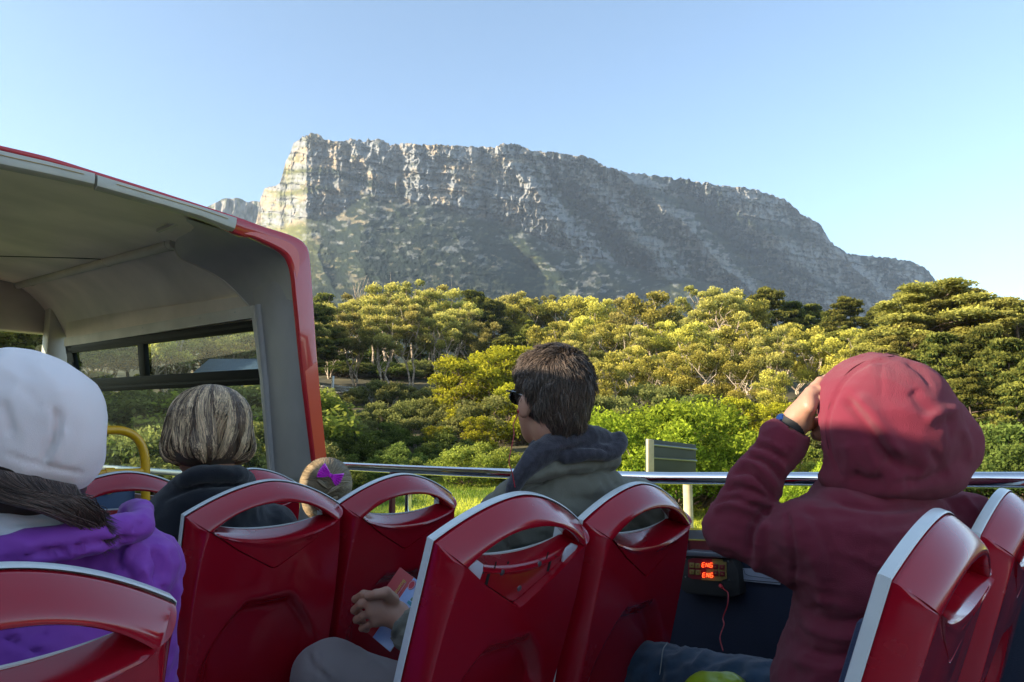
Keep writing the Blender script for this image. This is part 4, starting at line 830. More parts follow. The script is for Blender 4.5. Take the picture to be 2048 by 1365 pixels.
MB().box(tuple(at(662, 82, .9)), (.22, .22, 2.6), .03).build("gate_post", mat("white_post", (.7, .7, .65), rough=.7), sw)
SD = 13.0; sp_ = np.array(PT(1376, 1000, 'D', SD)); gz = float(terr(sp_[0], sp_[1])); sg = empty("road_sign", (sp_[0], sp_[1], gz), "grey back of a road sign on a pale wooden post beyond the side rail", "sign")
M_SGB = mat("sign_back", (.06, .07, .07), rough=.45, metal=.3, var=.15, vscale=1.5); M_POST = mat("wood_post", (.50, .42, .26), rough=.8, var=.12, vscale=6)
def sgp(u, v, D=SD): return PT(u, v, 'D', D)
tz = sgp(1376, 900)[2]; MB().lathe([(.085, gz-.3), (.085, tz)], 14, Matrix.Translation((sp_[0], sp_[1], 0))).build("post", M_POST, sg)
p1, p2, p3, p4 = sgp(1292, 878, 12.4), sgp(1392, 890, 12.85), sgp(1392, 966, 12.85), sgp(1292, 966, 12.4); nrm = np.cross(p2-p1, p4-p1); nrm = nrm/np.linalg.norm(nrm)
MB().prism([p1, p2, p3, p4], nrm*.02*(1 if nrm[1] > 0 else -1), .003).build("panel", M_SGB, sg)
mb = MB()
for f in (.12, .42, .8): a = p1+(p4-p1)*f; b = p2+(p3-p2)*f; mb.tube([a-nrm*.02*(1 if nrm[1] > 0 else -1), b-nrm*.02*(1 if nrm[1] > 0 else -1)], .018, 6)
mb.build("stiffener", M_ALU, sg); MB().prism([p1, p1+(p2-p1)*.12, p4+(p3-p4)*.12, p4], -nrm*.06*(1 if nrm[1] > 0 else -1), .01).build("edge_post", M_POST, sg)

# grass blades of the verge
rng = np.random.default_rng(123); n = 90000; az = np.radians(rng.uniform(18, 88, n)); r = 17+20*rng.uniform(0, 1, n)**.8; x, y = r*np.sin(az), r*np.cos(az); k = x > 8; x, y = x[k], y[k]; n = len(x); z = terr(x, y); P = np.stack([x, y, z], 1)
hgt = rng.uniform(.05, .14, n)*(.6+.8*fbm(x/2.5, y/2.5, o=2, s=55)); a = rng.uniform(0, 6.28, n); wv = np.stack([np.cos(a), np.sin(a), 0*a], 1)*.022; ln = rng.normal(0, .05, (n, 3)); ln[:, 2] = 0
V = np.stack([P-wv, P+wv, P+ln+wv*.2+np.stack([0*x, 0*x, hgt], 1), P+ln-wv*.2+np.stack([0*x, 0*x, hgt], 1)], 1).reshape(-1, 3); C = np.array([.12, .19, .025])+(np.array([.66, .64, .09])-np.array([.12, .19, .025]))*np.clip(fbm(x/3, y/3, o=3, s=66)*1.6-.3+rng.normal(0, .15, n), 0, 1)[:, None]
gr = mesh("verge_grass", V, np.arange(4*n).reshape(n, 4), M_LEAF, smooth=False, cols={"Col": np.repeat(C, 4, 0)}); tag(gr, "bright yellow-green grass on the roadside verge", "grass", kind="stuff")

# same-looking neighbours are told apart by their order from the left
_by = {}
for o in list(COL.objects):
    if o.parent is None and o.get("group") in (TG, PG, SG, "plants seen through the bus windows"): _by.setdefault(o["label"], []).append(o)
_ord = ["leftmost", "second", "third", "fourth", "fifth", "sixth", "seventh", "eighth", "ninth"]
for lab, L in _by.items():
    if 1 < len(L) <= 9:
        L.sort(key=lambda o: math.atan2(o.location.x, o.location.y))
        for i, o in enumerate(L): o["label"] = lab+", "+(_ord[i] if i == 0 else _ord[i]+" from left")
# =================== people ===================
def cloth(name, col, var=.08, rough=.9, sheen=.3, fine=900, bump=.25, col2=None, vs=3.0):
    return mat(name, col, rough=rough, var=var, vscale=vs, bump=bump, bscale=fine, sheen=sheen, spec=.2, col2=col2)
M_SKIN = mat("skin", (.42, .22, .145), rough=.5, var=.08, vscale=20, bump=.05, bscale=300); M_SKIN.node_tree.nodes["Principled BSDF"].inputs["Subsurface Weight"].default_value = .15
M_SKIN.node_tree.nodes["Principled BSDF"].inputs["Subsurface Radius"].default_value = (.02, .008, .004); M_SKIN.node_tree.nodes["Principled BSDF"].inputs["Subsurface Scale"].default_value = .3
M_HOOD = cloth("maroon_fleece", (.190, .023, .045), var=.14, sheen=.12, bump=.6, fine=700); M_GREEN = cloth("olive_green_cotton", (.165, .160, .125), var=.10, sheen=.15, fine=500)
M_DKFL = cloth("dark_blue_fleece", (.042, .040, .050), var=.25, fine=300, vs=90); M_COAT = cloth("black_wool", (.012, .013, .018), var=.2, fine=500, bump=.4)
M_PURP = cloth("purple_nylon", (.25, .060, .40), var=.05, rough=.55, sheen=.1, bump=.06); M_BEAN = cloth("white_knit", (.84, .76, .74), var=.02, bump=.12)
M_FLEECE = cloth("pale_grey_fleece", (.55, .58, .62), var=.04); M_JEAN = cloth("denim", (.022, .050, .085), var=.22, fine=700, vs=30); M_TROU = cloth("grey_trousers", (.25, .21, .20), var=.05, fine=900, bump=.1)
M_LIME = mat("lime_plastic", (.24, .32, .012), rough=.3, var=.05); M_SEAM = mat("seam_thread", (.10, .012, .022), rough=.9)
def hairmat(name):
    m = mat(name, (.05, .03, .02), rough=.38, spec=.5, sheen=.05); attr_col(m, "Col"); return m
M_HAIR = hairmat("hair")
def frm(yaw, pitch=0, roll=0):     # yaw: turn from +Y towards -X ; columns = right, forward, up
    return np.array(Matrix.Rotation(R_(yaw), 3, 'Z') @ Matrix.Rotation(R_(pitch), 3, 'X') @ Matrix.Rotation(R_(roll), 3, 'Y'))
def S(u, v, D): return PT(u, v, 'D', D)
def pix(V):
    D = V @ VW; return CX+FLEN*(V @ RT)/D, CY-FLEN*(V @ UP)/D
def fold(V, N, folds):
    """press folds into a surface: each = (pixel polyline, half width px, depth m); negative depth = crease"""
    u, v = pix(V); face = np.clip(-(N @ VW)*3, 0, 1); P2 = np.stack([u, v, 0*u], 1); d_ = np.zeros(len(V))
    for pts, wd, amp in folds:
        d, t = seg_dist(P2, [(a, b, 0) for a, b in spline(pts, 5)] if len(pts) > 2 else [(a, b, 0) for a, b in pts]); d_ += amp*np.exp(-(d/wd)**2)*face*np.clip(np.sin(np.pi*np.clip(t, .04, .96))*2.2, 0, 1)
    return V+N*d_[:, None]
def garment(name, f, lo, hi, h, m, parent, folds=(), wr=0.0, wsc=(14, 14, 14), wr2=0.0, seed=0, clip=None):
    V, F = surf(f, lo, hi, h); G = grad(f, V); N = G/np.linalg.norm(G, axis=1)[:, None]
    if folds: V = fold(V, N, folds)
    if wr: n = 1-2*np.abs(fbm(V[:, 0]*wsc[0], V[:, 1]*wsc[1], V[:, 2]*wsc[2], 3, seed)-.5)*1.8; V = V+N*((n-.5)*wr)[:, None]
    if wr2: V = V+N*((fbm(V[:, 0]*45, V[:, 1]*45, V[:, 2]*45, 3, seed+7)-.5)*wr2)[:, None]
    return mesh(name, V, F, m, parent)
def headf(p, C, R, s=1.0, nose=True):
    q = (p-C) @ R/s
    d = ell(q, (0, -.012, .035), (.075, .098, .088)); d = sm(d, ell(q, (0, .035, -.025), (.060, .062, .075)), .03); d = sm(d, ell(q, (0, .062, -.078), (.030, .028, .028)), .03)
    d = sm(d, cap(q, (0, .088, .012), (0, .112, -.018), .010, .013), .012)
    d = sm(d, cap(q, (-.018, .088, -.048), (.018, .088, -.048), .008, .008), .012)
    for sx in (-1, 1):
        d = smx(d, -ell(q, (sx*.032, .100, .012), (.016, .014, .011)), .008); d = sm(d, ell(q, (sx*.031, .080, .012), (.013, .013, .012)), .003)
        d = sm(d, ell(q, (sx*.076, -.004, -.008), (.010, .020, .033), rotm(12, 0, sx*-22)), .008)
    return d*s
def neckf(p, C, R, B, s=1.0): return cap(p, C+R @ np.array([0, -.035, -.05])*s, B, .056*s, .062*s)
def handf(p, W, K, up, fingers, thumb, pr=.018):
    """palm from wrist W to knuckle row K (4 points); fingers = list of 4 chains starting at K"""
    d = None
    for k in K: e = cap(p, W, k, .021, .0135); d = e if d is None else sm(d, e, .016)
    for ch, r in fingers: d = sm(d, chain(p, ch, [r, r*.97, r*.9, r*.78][:len(ch)], .003), .005)
    return sm(d, chain(p, thumb, [.017, .014, .0115, .009][:len(thumb)], .004), .012)
def body(parent, f, lo, hi, hand=None, cover=None, head=None, h=.009):
    """under its clothes the skin stays 12 mm inside them"""
    g = f
    if cover is not None:
        def g(p): return np.where(np.linalg.norm(p-head, axis=1) > .135, np.maximum(f(p), cover(p)+.020), f(p))
    V, F = surf(g, lo, hi, h)
    if hand is not None:
        for (hf, a, b) in hand: V2, F2 = surf(hf, a, b, .0028); F = np.vstack([F, F2+len(V)]); V = np.vstack([V, V2])
    return mesh("body", V, F, M_SKIN, parent)
def bbox(*pts, m=.14): P = np.array(pts); return P.min(0)-m, P.max(0)+m
def strands(name, paths, rad, cols, parent, m=None):
    """paths (n,k,3), rad (k,), cols (n,3): thin tapered three-sided locks in one hair mesh"""
    n, k, _ = paths.shape; T = np.gradient(paths, axis=1); T /= np.linalg.norm(T, axis=2, keepdims=True)+1e-9
    A = np.cross(T, np.array([.31, .17, .93])); A /= np.linalg.norm(A, axis=2, keepdims=True)+1e-9; B_ = np.cross(T, A); V = []
    for j in range(3): an = 2*math.pi*j/3; V.append(paths+(A*math.cos(an)+B_*math.sin(an))*np.asarray(rad)[None, :, None])
    V = np.stack(V, 2).reshape(-1, 3); base = (np.arange(n)*k*3)[:, None, None]; i = (np.arange(k-1)*3)[None, :, None]; j = np.arange(3)[None, None, :]
    a = base+i+j; b = base+i+(j+1) % 3; F = np.stack([a, b, b+3, a+3], -1).reshape(-1, 4); C = np.repeat(cols, k*3, 0)
    return mesh(name, V, F, m or M_HAIR, parent, cols={"Col": C})
def radial(f, c, dirs, r0=.02, r1=.25):
    lo = np.full(len(dirs), r0); hi = np.full(len(dirs), r1)
    for _ in range(22):
        m_ = (lo+hi)/2; ins = f(c+dirs*m_[:, None]) < 0; lo = np.where(ins, m_, lo); hi = np.where(ins, hi, m_)
    return (lo+hi)/2
def hair_shell(name, f, lo, hi, h, col, parent, seed=0, amp=.003):
    V, F = surf(f, lo, hi, h); G = grad(f, V); N = G/np.linalg.norm(G, axis=1)[:, None]; V = V-N*.002
    c = np.array(col)*(.7+.6*fbm(V[:, 0]*90, V[:, 1]*90, V[:, 2]*14, 3, seed))[:, None]; return mesh(name, V, F, M_HAIR, parent, cols={"Col": c})
def torso_legs(sh, ctr, pel, knees, feet, lean=None):
    def f(p):
        d = ell(p, ctr, (.16, .10, .21), frm(0)); d = sm(d, ell(p, pel, (.16, .12, .12)), .06); d = sm(d, cap(p, sh[0], sh[1], .05, .05), .05)
        for k, ft, sx in zip(knees, feet, (-1, 1)):
            hip = pel+np.array([sx*.08, .02, -.02]); d = sm(d, cap(p, hip, k, .078, .055), .04); d = sm(d, cap(p, k, ft, .052, .036), .02); d = sm(d, cap(p, ft, ft+np.array([0, .14, -.02]), .036, .028), .02)
        return d
    return f
FLOOR = -1.16
# ---------------- person in the maroon hoodie ----------------
p5 = empty("person", (1.5, .5, FLOOR), "person in a maroon hoodie, hood up, left hand raised to the face", "person")
HC = S(1758, 868, 1.43); HR = frm(14, 8); shL, shR = S(1612, 1050, 1.40), S(1925, 1045, 1.52); el, wr = S(1458, 1058, 1.50), S(1597, 838, 1.47)
ct, pl = S(1745, 1150, 1.46), S(1715, 1420, 1.44); kn = [S(1300, 1352, 1.78), S(1420, 1460, 1.95)]; ft = [np.array([kn[0][0], kn[0][1]+.05, FLOOR+.05]), np.array([kn[1][0]+.1, kn[1][1]+.08, FLOOR+.05])]
tl = torso_legs((shL, shR), ct, pl, kn, ft); el2 = shR+np.array([.10, .10, -.22]); wr2 = el2+np.array([-.05, .22, .05])
def bf(p):
    d = headf(p, HC, HR); d = sm(d, neckf(p, HC, HR, (shL+shR)/2+[0, 0, .0]), .02); d = sm(d, tl(p), .03); d = sm(d, chain(p, [shL, el, wr], [.042, .036, .024]), .03)
    return sm(d, chain(p, [shR, el2, wr2, wr2+[0, .08, 0]], [.042, .036, .024, .03]), .03)
hl = []
Kn = [S(1632, 776, 1.475), S(1622, 786, 1.455), S(1618, 800, 1.44), S(1618, 815, 1.43)]
tip = [(1652, 758, 1.50, 1680, 752, 1.53, 1700, 765, 1.55), (1640, 763, 1.475, 1668, 754, 1.50, 1695, 768, 1.53), (1640, 781, 1.455, 1668, 772, 1.47, 1692, 786, 1.50), (1640, 800, 1.44, 1662, 796, 1.45, 1684, 806, 1.47)]
fg = [([k, S(*t[0:3]), S(*t[3:6]), S(*t[6:9])], r) for k, t, r in zip(Kn, tip, (.0088, .0092, .0090, .0078))]
th = [S(1606, 845, 1.48), S(1628, 850, 1.51), S(1655, 838, 1.54), S(1676, 825, 1.55)]
hf = lambda p: sm(handf(p, wr, Kn, None, fg, th), cap(p, el+(wr-el)*.7, wr, .027, .025), .01)
BODY5 = lambda: body(p5, bf, *bbox(HC, shL, shR, el, wr, pl, kn[0], kn[1], ft[0], ft[1], el2, wr2, m=.17), cover=lambda p: np.minimum(hoodie(p), np.where(p[:, 2] < -.35, jeans(p), 1)), head=HC, hand=[(hf, *bbox(wr, S(1690, 780, 1.5), S(1650, 850, 1.5), el+(wr-el)*.75, m=.035))])
def hoodie(p):
    d = ell(p, ct, (.205, .145, .235), frm(5)); d = sm(d, ell(p, pl+[0, 0, .03], (.20, .155, .17)), .08); d = sm(d, cap(p, shL+[0, 0, -.02], shR+[0, 0, -.015], .066, .066), .06)
    d = sm(d, cap(p, S(1650, 1105, 1.42), el+(S(1650, 1105, 1.42)-el)*.12, .088, .056), .03); fa = chain(p, [el, S(1510, 968, 1.485), S(1567, 880, 1.475), S(1592, 842, 1.472)], [.053, .047, .042, .040], .02); fn = (wr-el)/np.linalg.norm(wr-el); fa = smx(fa, (p-S(1581, 857, 1.472)) @ fn, .006); fa = np.maximum(fa, -cap(p, S(1577, 862, 1.472), wr+fn*.1, .033, .033)); d = sm(d, fa, .022)
    d = sm(d, ell(p, S(1775, 985, 1.47), (.10, .085, .045)), .03)
    d = sm(d, chain(p, [shR+[0, 0, -.02], el2, wr2], [.072, .055, .045]), .05)
    return d
fo = [([(1553, 988), (1572, 1035), (1584, 1095), (1584, 1155), (1588, 1212)], 2.6, -.005), ([(1740, 1005), (1742, 1080), (1738, 1180)], 2.4, -.002), ([(1519, 868), (1545, 880), (1585, 905)], 2.6, -.005), ([(1556, 985), (1575, 1030), (1588, 1090), (1588, 1150), (1592, 1215)], 4, -.006), ([(1478, 1010), (1510, 1000), (1545, 1010), (1560, 1025)], 9, .007), ([(1440, 985), (1480, 975), (1530, 995), (1552, 1015)], 7, -.008),
 ([(1470, 930), (1500, 925), (1535, 950), (1555, 985)], 8, .008), ([(1460, 950), (1495, 945), (1530, 972), (1548, 1000)], 6, -.009), ([(1490, 905), (1525, 905), (1555, 925), (1570, 945)], 8, .007), ([(1485, 922), (1520, 920), (1550, 942), (1562, 962)], 5, -.008),
 ([(1505, 880), (1540, 885), (1575, 905)], 7, .006), ([(1500, 895), (1538, 900), (1572, 922)], 5, -.006), ([(1420, 1030), (1455, 1010), (1510, 1025), (1530, 1040)], 8, .008), ([(1430, 1010), (1470, 998), (1520, 1015)], 6, -.007),
 ([(1500, 1120), (1500, 1070), (1520, 1030), (1550, 1018)], 9, -.012), ([(1515, 1150), (1517, 1080), (1540, 1040)], 11, .009), ([(1455, 1120), (1480, 1150), (1540, 1190), (1585, 1208)], 10, .006), ([(1600, 1010), (1630, 1040), (1660, 1100), (1680, 1180)], 16, -.006), ([(1620, 1100), (1640, 1160), (1650, 1230)], 16, .006),
 ([(1665, 1000), (1720, 1015), (1800, 1018), (1880, 1000)], 9, -.010), ([(1700, 1060), (1760, 1075), (1830, 1060)], 18, .005), ([(1600, 1220), (1680, 1245), (1770, 1235)], 12, -.007), ([(1600, 1250), (1680, 1275), (1780, 1262)], 11, .007), ([(1590, 1290), (1670, 1312), (1760, 1300)], 10, -.007), ([(1580, 1320), (1660, 1340), (1750, 1330)], 10, .006),
 ([(1548, 1240), (1560, 1280), (1556, 1320), (1540, 1360)], 7, -.009), ([(1555, 1225), (1590, 1225), (1640, 1215)], 8, -.008), ([(1870, 985), (1900, 1000), (1930, 1035)], 8, -.008), ([(1900, 975), (1930, 1000), (1960, 1030)], 8, .006), ([(1620, 990), (1580, 985), (1556, 1000)], 7, .005), ([(1700, 1120), (1740, 1140), (1800, 1150)], 22, -.004), ([(1610, 1170), (1640, 1200), (1700, 1215)], 14, .005)]
lo, hi = bbox(ct, shL, shR, el, wr, pl, el2, wr2, m=.19); hd5 = garment("hoodie", hoodie, lo, hi, .0065, M_HOOD, p5, [(a, b*.8, c*1.2) for a, b, c in fo], wr=.008, wsc=(10, 10, 20), wr2=.0018, seed=3)
def hood(p):
    d = ell(p, S(1762, 850, 1.44), (.136, .138, .140)); d = sm(d, ell(p, S(1860, 878, 1.46), (.080, .09, .086)), .05); d = sm(d, ell(p, S(1886, 900, 1.45), (.050, .06, .052)), .03)
    d = sm(d, ell(p, S(1765, 948, 1.43), (.105, .095, .050)), .04); d = sm(d, ell(p, S(1840, 952, 1.43), (.075, .08, .044)), .03); d = sm(d, ell(p, S(1700, 955, 1.42), (.045, .06, .036)), .02)
    rim = spline([S(1772, 722, 1.50), S(1728, 724, 1.47), S(1682, 748, 1.46), S(1650, 800, 1.46), S(1641, 850, 1.46), S(1648, 905, 1.46), S(1668, 955, 1.46)], 3); d = sm(d, chain(p, list(rim), [.014]*len(rim), .006), .014)
    o = HC+HR @ np.array([0, .16, -.02]); return np.maximum(d, -ell(p, o, (.085, .10, .105), HR))
hf5 = [([(1795, 716), (1735, 728), (1697, 752), (1668, 800), (1656, 850), (1663, 905), (1682, 950)], 4.5, -.0045), ([(1684, 788), (1712, 822), (1742, 862), (1768, 905), (1800, 940)], 10, -.013), ([(1706, 785), (1745, 828), (1778, 875), (1810, 925)], 15, .012), ([(1825, 775), (1842, 805), (1868, 832)], 14, -.007), ([(1850, 850), (1868, 832), (1895, 822), (1922, 812)], 12, .006),
 ([(1868, 852), (1890, 845), (1915, 842)], 11, -.004), ([(1892, 826), (1902, 850), (1902, 885)], 7, -.005), ([(1765, 722), (1762, 760), (1764, 800)], 5, -.002), ([(1808, 720), (1845, 745), (1865, 775)], 5, -.004), ([(1775, 905), (1810, 935), (1850, 950)], 16, -.009), ([(1700, 945), (1735, 965), (1770, 955)], 12, -.012), ([(1680, 972), (1720, 992), (1770, 985), (1820, 978)], 10, .007),
 ([(1800, 965), (1850, 965), (1890, 945)], 9, -.009), ([(1860, 900), (1880, 930), (1890, 960)], 10, -.007), ([(1920, 850), (1940, 890), (1935, 930)], 9, .005), ([(1800, 700), (1850, 730), (1905, 790)], 12, .004), ([(1690, 880), (1700, 920), (1690, 955)], 12, .005), ([(1730, 880), (1745, 920), (1760, 940)], 12, .005)]
c0 = S(1790, 860, 1.45); hoodo = garment("hood", hood, c0-.25, c0+.25, .0052, M_HOOD, hd5, hf5, wr=.005, wsc=(11, 11, 11), wr2=.0022, seed=9)
# stitched seam along the hood rim
V5 = [S(u, v, 1.30) for u, v in spline([(1795, 711), (1735, 722), (1694, 747), (1664, 798), (1652, 850), (1659, 905), (1676, 950)], 14)]
V5 = [q+(q/np.linalg.norm(q))*0 for q in V5]; seam = []
for q in V5:
    dr = q/np.linalg.norm(q); t = 1.15
    for _ in range(60):
        v_ = float(hood((dr*t)[None])[0]); t += v_*.8
        if v_ < .0006: break
    if t < 1.9: seam.append(dr*(t-.0005+.0035))
for i in range(0, len(seam)-1, 1): pass
MB().tube(seam, .0013, 5).build("seam", M_SEAM, hd5)
def jeans(p):
    d = ell(p, pl+[0, 0, -.03], (.175, .15, .12))
    for k, f_, sx in zip(kn, ft, (-1, 1)): hip = pl+np.array([sx*.08, .02, -.02]); d = sm(d, cap(p, hip, k, .105, .078), .04); d = sm(d, cap(p, k, f_+[0, 0, .05], .075, .06), .03)
    return d
jf = [([(1310, 1290), (1328, 1320), (1318, 1365)], 4, -.004), ([(1390, 1290), (1440, 1300), (1490, 1320)], 8, .005), ([(1360, 1285), (1420, 1292), (1480, 1305)], 5, -.004)]
garment("jeans", jeans, *bbox(pl, kn[0], kn[1], ft[0], ft[1], m=.16), .0085, M_JEAN, p5, jf, wr=.010, wsc=(14, 14, 20), seed=13)
MB().tube(spline([S(1334, 1287, 1.68), S(1326, 1300, 1.66), S(1322, 1330, 1.66), S(1317, 1366, 1.67)], 5), .0012, 5).build("seam", mat("pale_thread", (.35, .36, .34)), p5)
BODY5()
w_ = MB(); wa = (wr-el)/np.linalg.norm(wr-el); wc = S(1586, 849, 1.472); w_.tube([wc-wa*.007, wc+wa*.007], .0295, 22); wat = w_.build("watch_strap", M_RUBBER, p5)
wf = wc-RT*.026+UP*.012; MB().lathe([(.010, -.004), (.011, 0), (.009, .004)], 18, Matrix.Translation(Vector(wf)) @ Vector(-RT*.8+UP*.5-VW*.2).to_track_quat('Z', 'Y').to_matrix().to_4x4()).build("watch_face", mat("blue_steel", (.03, .08, .25), rough=.2, metal=.8), wat)
bg_ = empty("carrier_bag", tuple(S(1432, 1385, 1.40)), "lime green plastic bag with a pale blue printed cloud, on the denim lap", "bag")
fb = lambda p: sm(ell(p, S(1432, 1400, 1.46), (.070, .07, .052), frm(30)), ell(p, S(1460, 1385, 1.45), (.035, .03, .03)), .02)
garment("bag_body", fb, S(1432, 1392, 1.46)-.13, S(1432, 1392, 1.46)+.13, .004, M_LIME, bg_, wr=.006, wsc=(20, 20, 20), seed=4)
def on(fun, u, v, t0, off=.0015):
    r = ray(u, v); dr = r/np.linalg.norm(r); t = t0
    for _ in range(80):
        e = float(fun((dr*t)[None])[0]); t += e*.8
        if abs(e) < .0004: break
    return dr*(t-off)
cl = [(1417, 1356), (1428, 1346), (1437, 1338), (1450, 1333), (1459, 1338), (1456, 1348), (1448, 1356), (1440, 1366), (1426, 1374), (1414, 1366)]
try:
    cp = [on(fb, u, v, 1.2, .004) for u, v in cl]; mb = MB(); mb.add([sum(cp)/len(cp)]+cp, [[0, i+1, (i+1) % len(cp)+1] for i in range(len(cp))]); mb.build("printed_cloud", mat("pale_blue_print", (.30, .36, .62), rough=.4), bg_, smooth=False)
except Exception: pass
cordm = mat("red_cord", (.34, .015, .025), rough=.4)
co = empty("earphone_cord", tuple(PT(1445, 1182, 'X', 2.0)), "thin red earphone cord hanging from the audio unit to the denim lap", "cord")
cpts = spline([PT(1441, 1172, 'X', 2.005), PT(1449, 1180, 'X', 1.98), PT(1456, 1187, 'X', 1.95), PT(1455, 1210, 'X', 1.93), PT(1446, 1236, 'X', 1.92), PT(1448, 1250, 'X', 1.9), PT(1440, 1275, 'X', 1.87), PT(1446, 1302, 'X', 1.8)], 6)
MB().tube(cpts, .0017, 6).build("cord", cordm, co); MB().tube([cpts[0], cpts[3]], [.006, .0035], 8).build("plug", cordm, co)
# ---------------- man in the green jacket ----------------
p4 = empty("person", (1.38, 1.2, FLOOR), "man with short dark hair, sunglasses and an olive green jacket, looking left", "person")
mC = S(1102, 806, 1.75); mR = frm(-17, 4); mL, mRr = S(1018, 1040, 1.70), S(1285, 1020, 1.90); mct, mpl = S(1150, 1180, 1.84), S(1130, 1480, 1.86)
mel, mwr = S(905, 1330, 1.72), S(793, 1238, 1.80); mk = [S(655, 1352, 1.80), S(900, 1420, 2.1)]; mf = [np.array([mk[0][0]+.15, mk[0][1]+.12, FLOOR+.05]), np.array([mk[1][0], mk[1][1]+.1, FLOOR+.05])]
mtl = torso_legs((mL, mRr), mct, mpl, mk, mf); mel2 = mRr+np.array([.06, .06, -.26]); mwr2 = mel2+np.array([-.12, .22, .02])
def mbf(p):
    d = headf(p, mC, mR); d = sm(d, cap(p, mC+mR @ np.array([0, -.02, -.06]), (mL+mRr)/2+[0, 0, .02], .055, .062), .02); d = sm(d, mtl(p), .03)
    return sm(sm(d, chain(p, [mL, mel, mwr], [.042, .036, .024]), .03), chain(p, [mRr, mel2, mwr2, mwr2+[0, .09, 0]], [.042, .036, .024, .03]), .03)
# left hand holding the booklet: knuckles to the left, thumb along the top
Kk = [S(752, 1192, 1.80), S(741, 1207, 1.79), S(742, 1226, 1.785), S(752, 1244, 1.785)]
tp = [((727, 1189, 1.81), (711, 1199, 1.83), (722, 1206, 1.86)), ((722, 1209, 1.80), (709, 1221, 1.82), (722, 1228, 1.85)), ((726, 1232, 1.795), (713, 1240, 1.81), (726, 1245, 1.84)), ((738, 1250, 1.795), (724, 1257, 1.81), (734, 1260, 1.83))]
mfg = [([k]+[S(*q) for q in t], r) for k, t, r in zip(Kk, tp, (.0108, .0110, .0104, .0092))]
mth = [S(785, 1200, 1.79), S(772, 1186, 1.775), S(752, 1189, 1.77), S(735, 1193, 1.775)]
mhf = lambda p: sm(handf(p, S(795, 1228, 1.80), Kk, None, mfg, mth), cap(p, mel+(mwr-mel)*.7, S(790, 1230, 1.80), .030, .030), .014)
BODY4 = lambda: body(p4, mbf, *bbox(mC, mL, mRr, mel, mwr, mpl, mk[0], mk[1], mf[0], mf[1], mel2, mwr2, m=.17), cover=lambda p: np.minimum(jk(p), np.where(p[:, 2] < -.35, trou(p), 1)), head=mC, hand=[(mhf, *bbox(S(712, 1200, 1.8), S(800, 1240, 1.8), S(740, 1265, 1.8), S(830, 1260, 1.78), m=.045))])
def jk(p):
    d = ell(p, mct, (.225, .135, .26), frm(-5)); d = sm(d, cap(p, mL, mRr, .068, .070), .07); d = sm(d, ell(p, mpl+[0, 0, .04], (.19, .15, .18)), .08); fn = (mwr-mel)/np.linalg.norm(mwr-mel); fa = smx(chain(p, [mL, mel, mwr], [.075, .058, .042]), (p-(mwr+(mel-mwr)*.13)) @ fn, .006); d = sm(d, fa, .03)
    d = sm(d, chain(p, [mRr, mel2, mwr2], [.075, .058, .045]), .03); d = sm(d, ell(p, S(1150, 985, 1.80), (.15, .10, .085)), .06)
    cpt = spline([S(990, 1010, 1.66), S(1035, 965, 1.66), S(1095, 938, 1.68), S(1160, 925, 1.72), S(1218, 918, 1.79)], 4); d = sm(d, chain(p, list(cpt), list(np.linspace(.016, .025, len(cpt))), .01), .012)
    return d
jf = [([(1000, 1010), (1050, 975), (1110, 955), (1170, 948), (1222, 935)], 4, -.007), ([(1005, 995), (1060, 955), (1130, 938), (1215, 925)], 4, .003), ([(1015, 1000), (1070, 966), (1140, 950), (1215, 938)], 4, .003), ([(1060, 1010), (1090, 1050), (1095, 1090)], 6, -.004), ([(1180, 970), (1230, 985), (1280, 1010)], 14, .004), ([(1100, 985), (1160, 1000), (1220, 995)], 16, -.004), ([(985, 1060), (1005, 1080), (1020, 1100)], 5, -.004),
 ([(1080, 1055), (1140, 1065), (1200, 1050)], 14, .004), ([(1240, 1010), (1290, 1040), (1330, 1060)], 9, .005), ([(1230, 1025), (1280, 1050), (1320, 1080)], 7, -.006), ([(790, 1250), (800, 1230), (820, 1225)], 6, .004), ([(780, 1285), (800, 1262), (825, 1250)], 6, -.005), ([(1022, 1030), (1050, 1000), (1085, 985)], 10, .005)]
jko = garment("jacket", jk, *bbox(mL, mRr, mct, mpl, mel, mwr, mel2, mwr2, m=.2), .0072, M_GREEN, p4, [(a, b, c*1.5) for a, b, c in jf], wr=.013, wsc=(10, 10, 15), wr2=.004, seed=23)
def mh(p):
    a = spline([S(1020, 985, 1.64), S(1048, 940, 1.65), S(1088, 903, 1.67), S(1140, 882, 1.70), S(1190, 876, 1.74), S(1222, 890, 1.78)], 3); d = chain(p, list(a), [.010, .014, .017, .020, .023, .026, .028, .030, .031, .031, .030, .028, .026, .024, .022, .020][:len(a)], .01)
    b = spline([S(1130, 915, 1.67), S(1180, 905, 1.69), S(1225, 903, 1.73), S(1238, 880, 1.76)], 3); d = sm(d, chain(p, list(b), list(np.linspace(.014, .021, len(b))), .01), .012)
    c = spline([S(1080, 900, 1.74), S(1100, 890, 1.86), S(1180, 880, 1.90), S(1225, 890, 1.84)], 3); return sm(d, chain(p, list(c), [.028]*len(c), .01), .02)
garment("hoodie", mh, *bbox(S(1020, 985, 1.64), S(1238, 880, 1.76), S(1100, 890, 1.88), m=.07), .0045, M_DKFL, p4, [([(1110, 905), (1160, 893), (1200, 895), (1222, 905)], 4, -.007), ([(1050, 935), (1090, 905), (1130, 890)], 6, .003)], wr=.004, wsc=(16, 16, 16), seed=5)
def trou(p):
    d = ell(p, mpl, (.17, .15, .12))
    for k, f_, sx in zip(mk, mf, (-1, 1)): hip = mpl+np.array([sx*.08, .02, -.02]); d = sm(d, cap(p, hip, k, .110, .082), .04); d = sm(d, cap(p, k, f_+[0, 0, .05], .078, .06), .03)
    return d
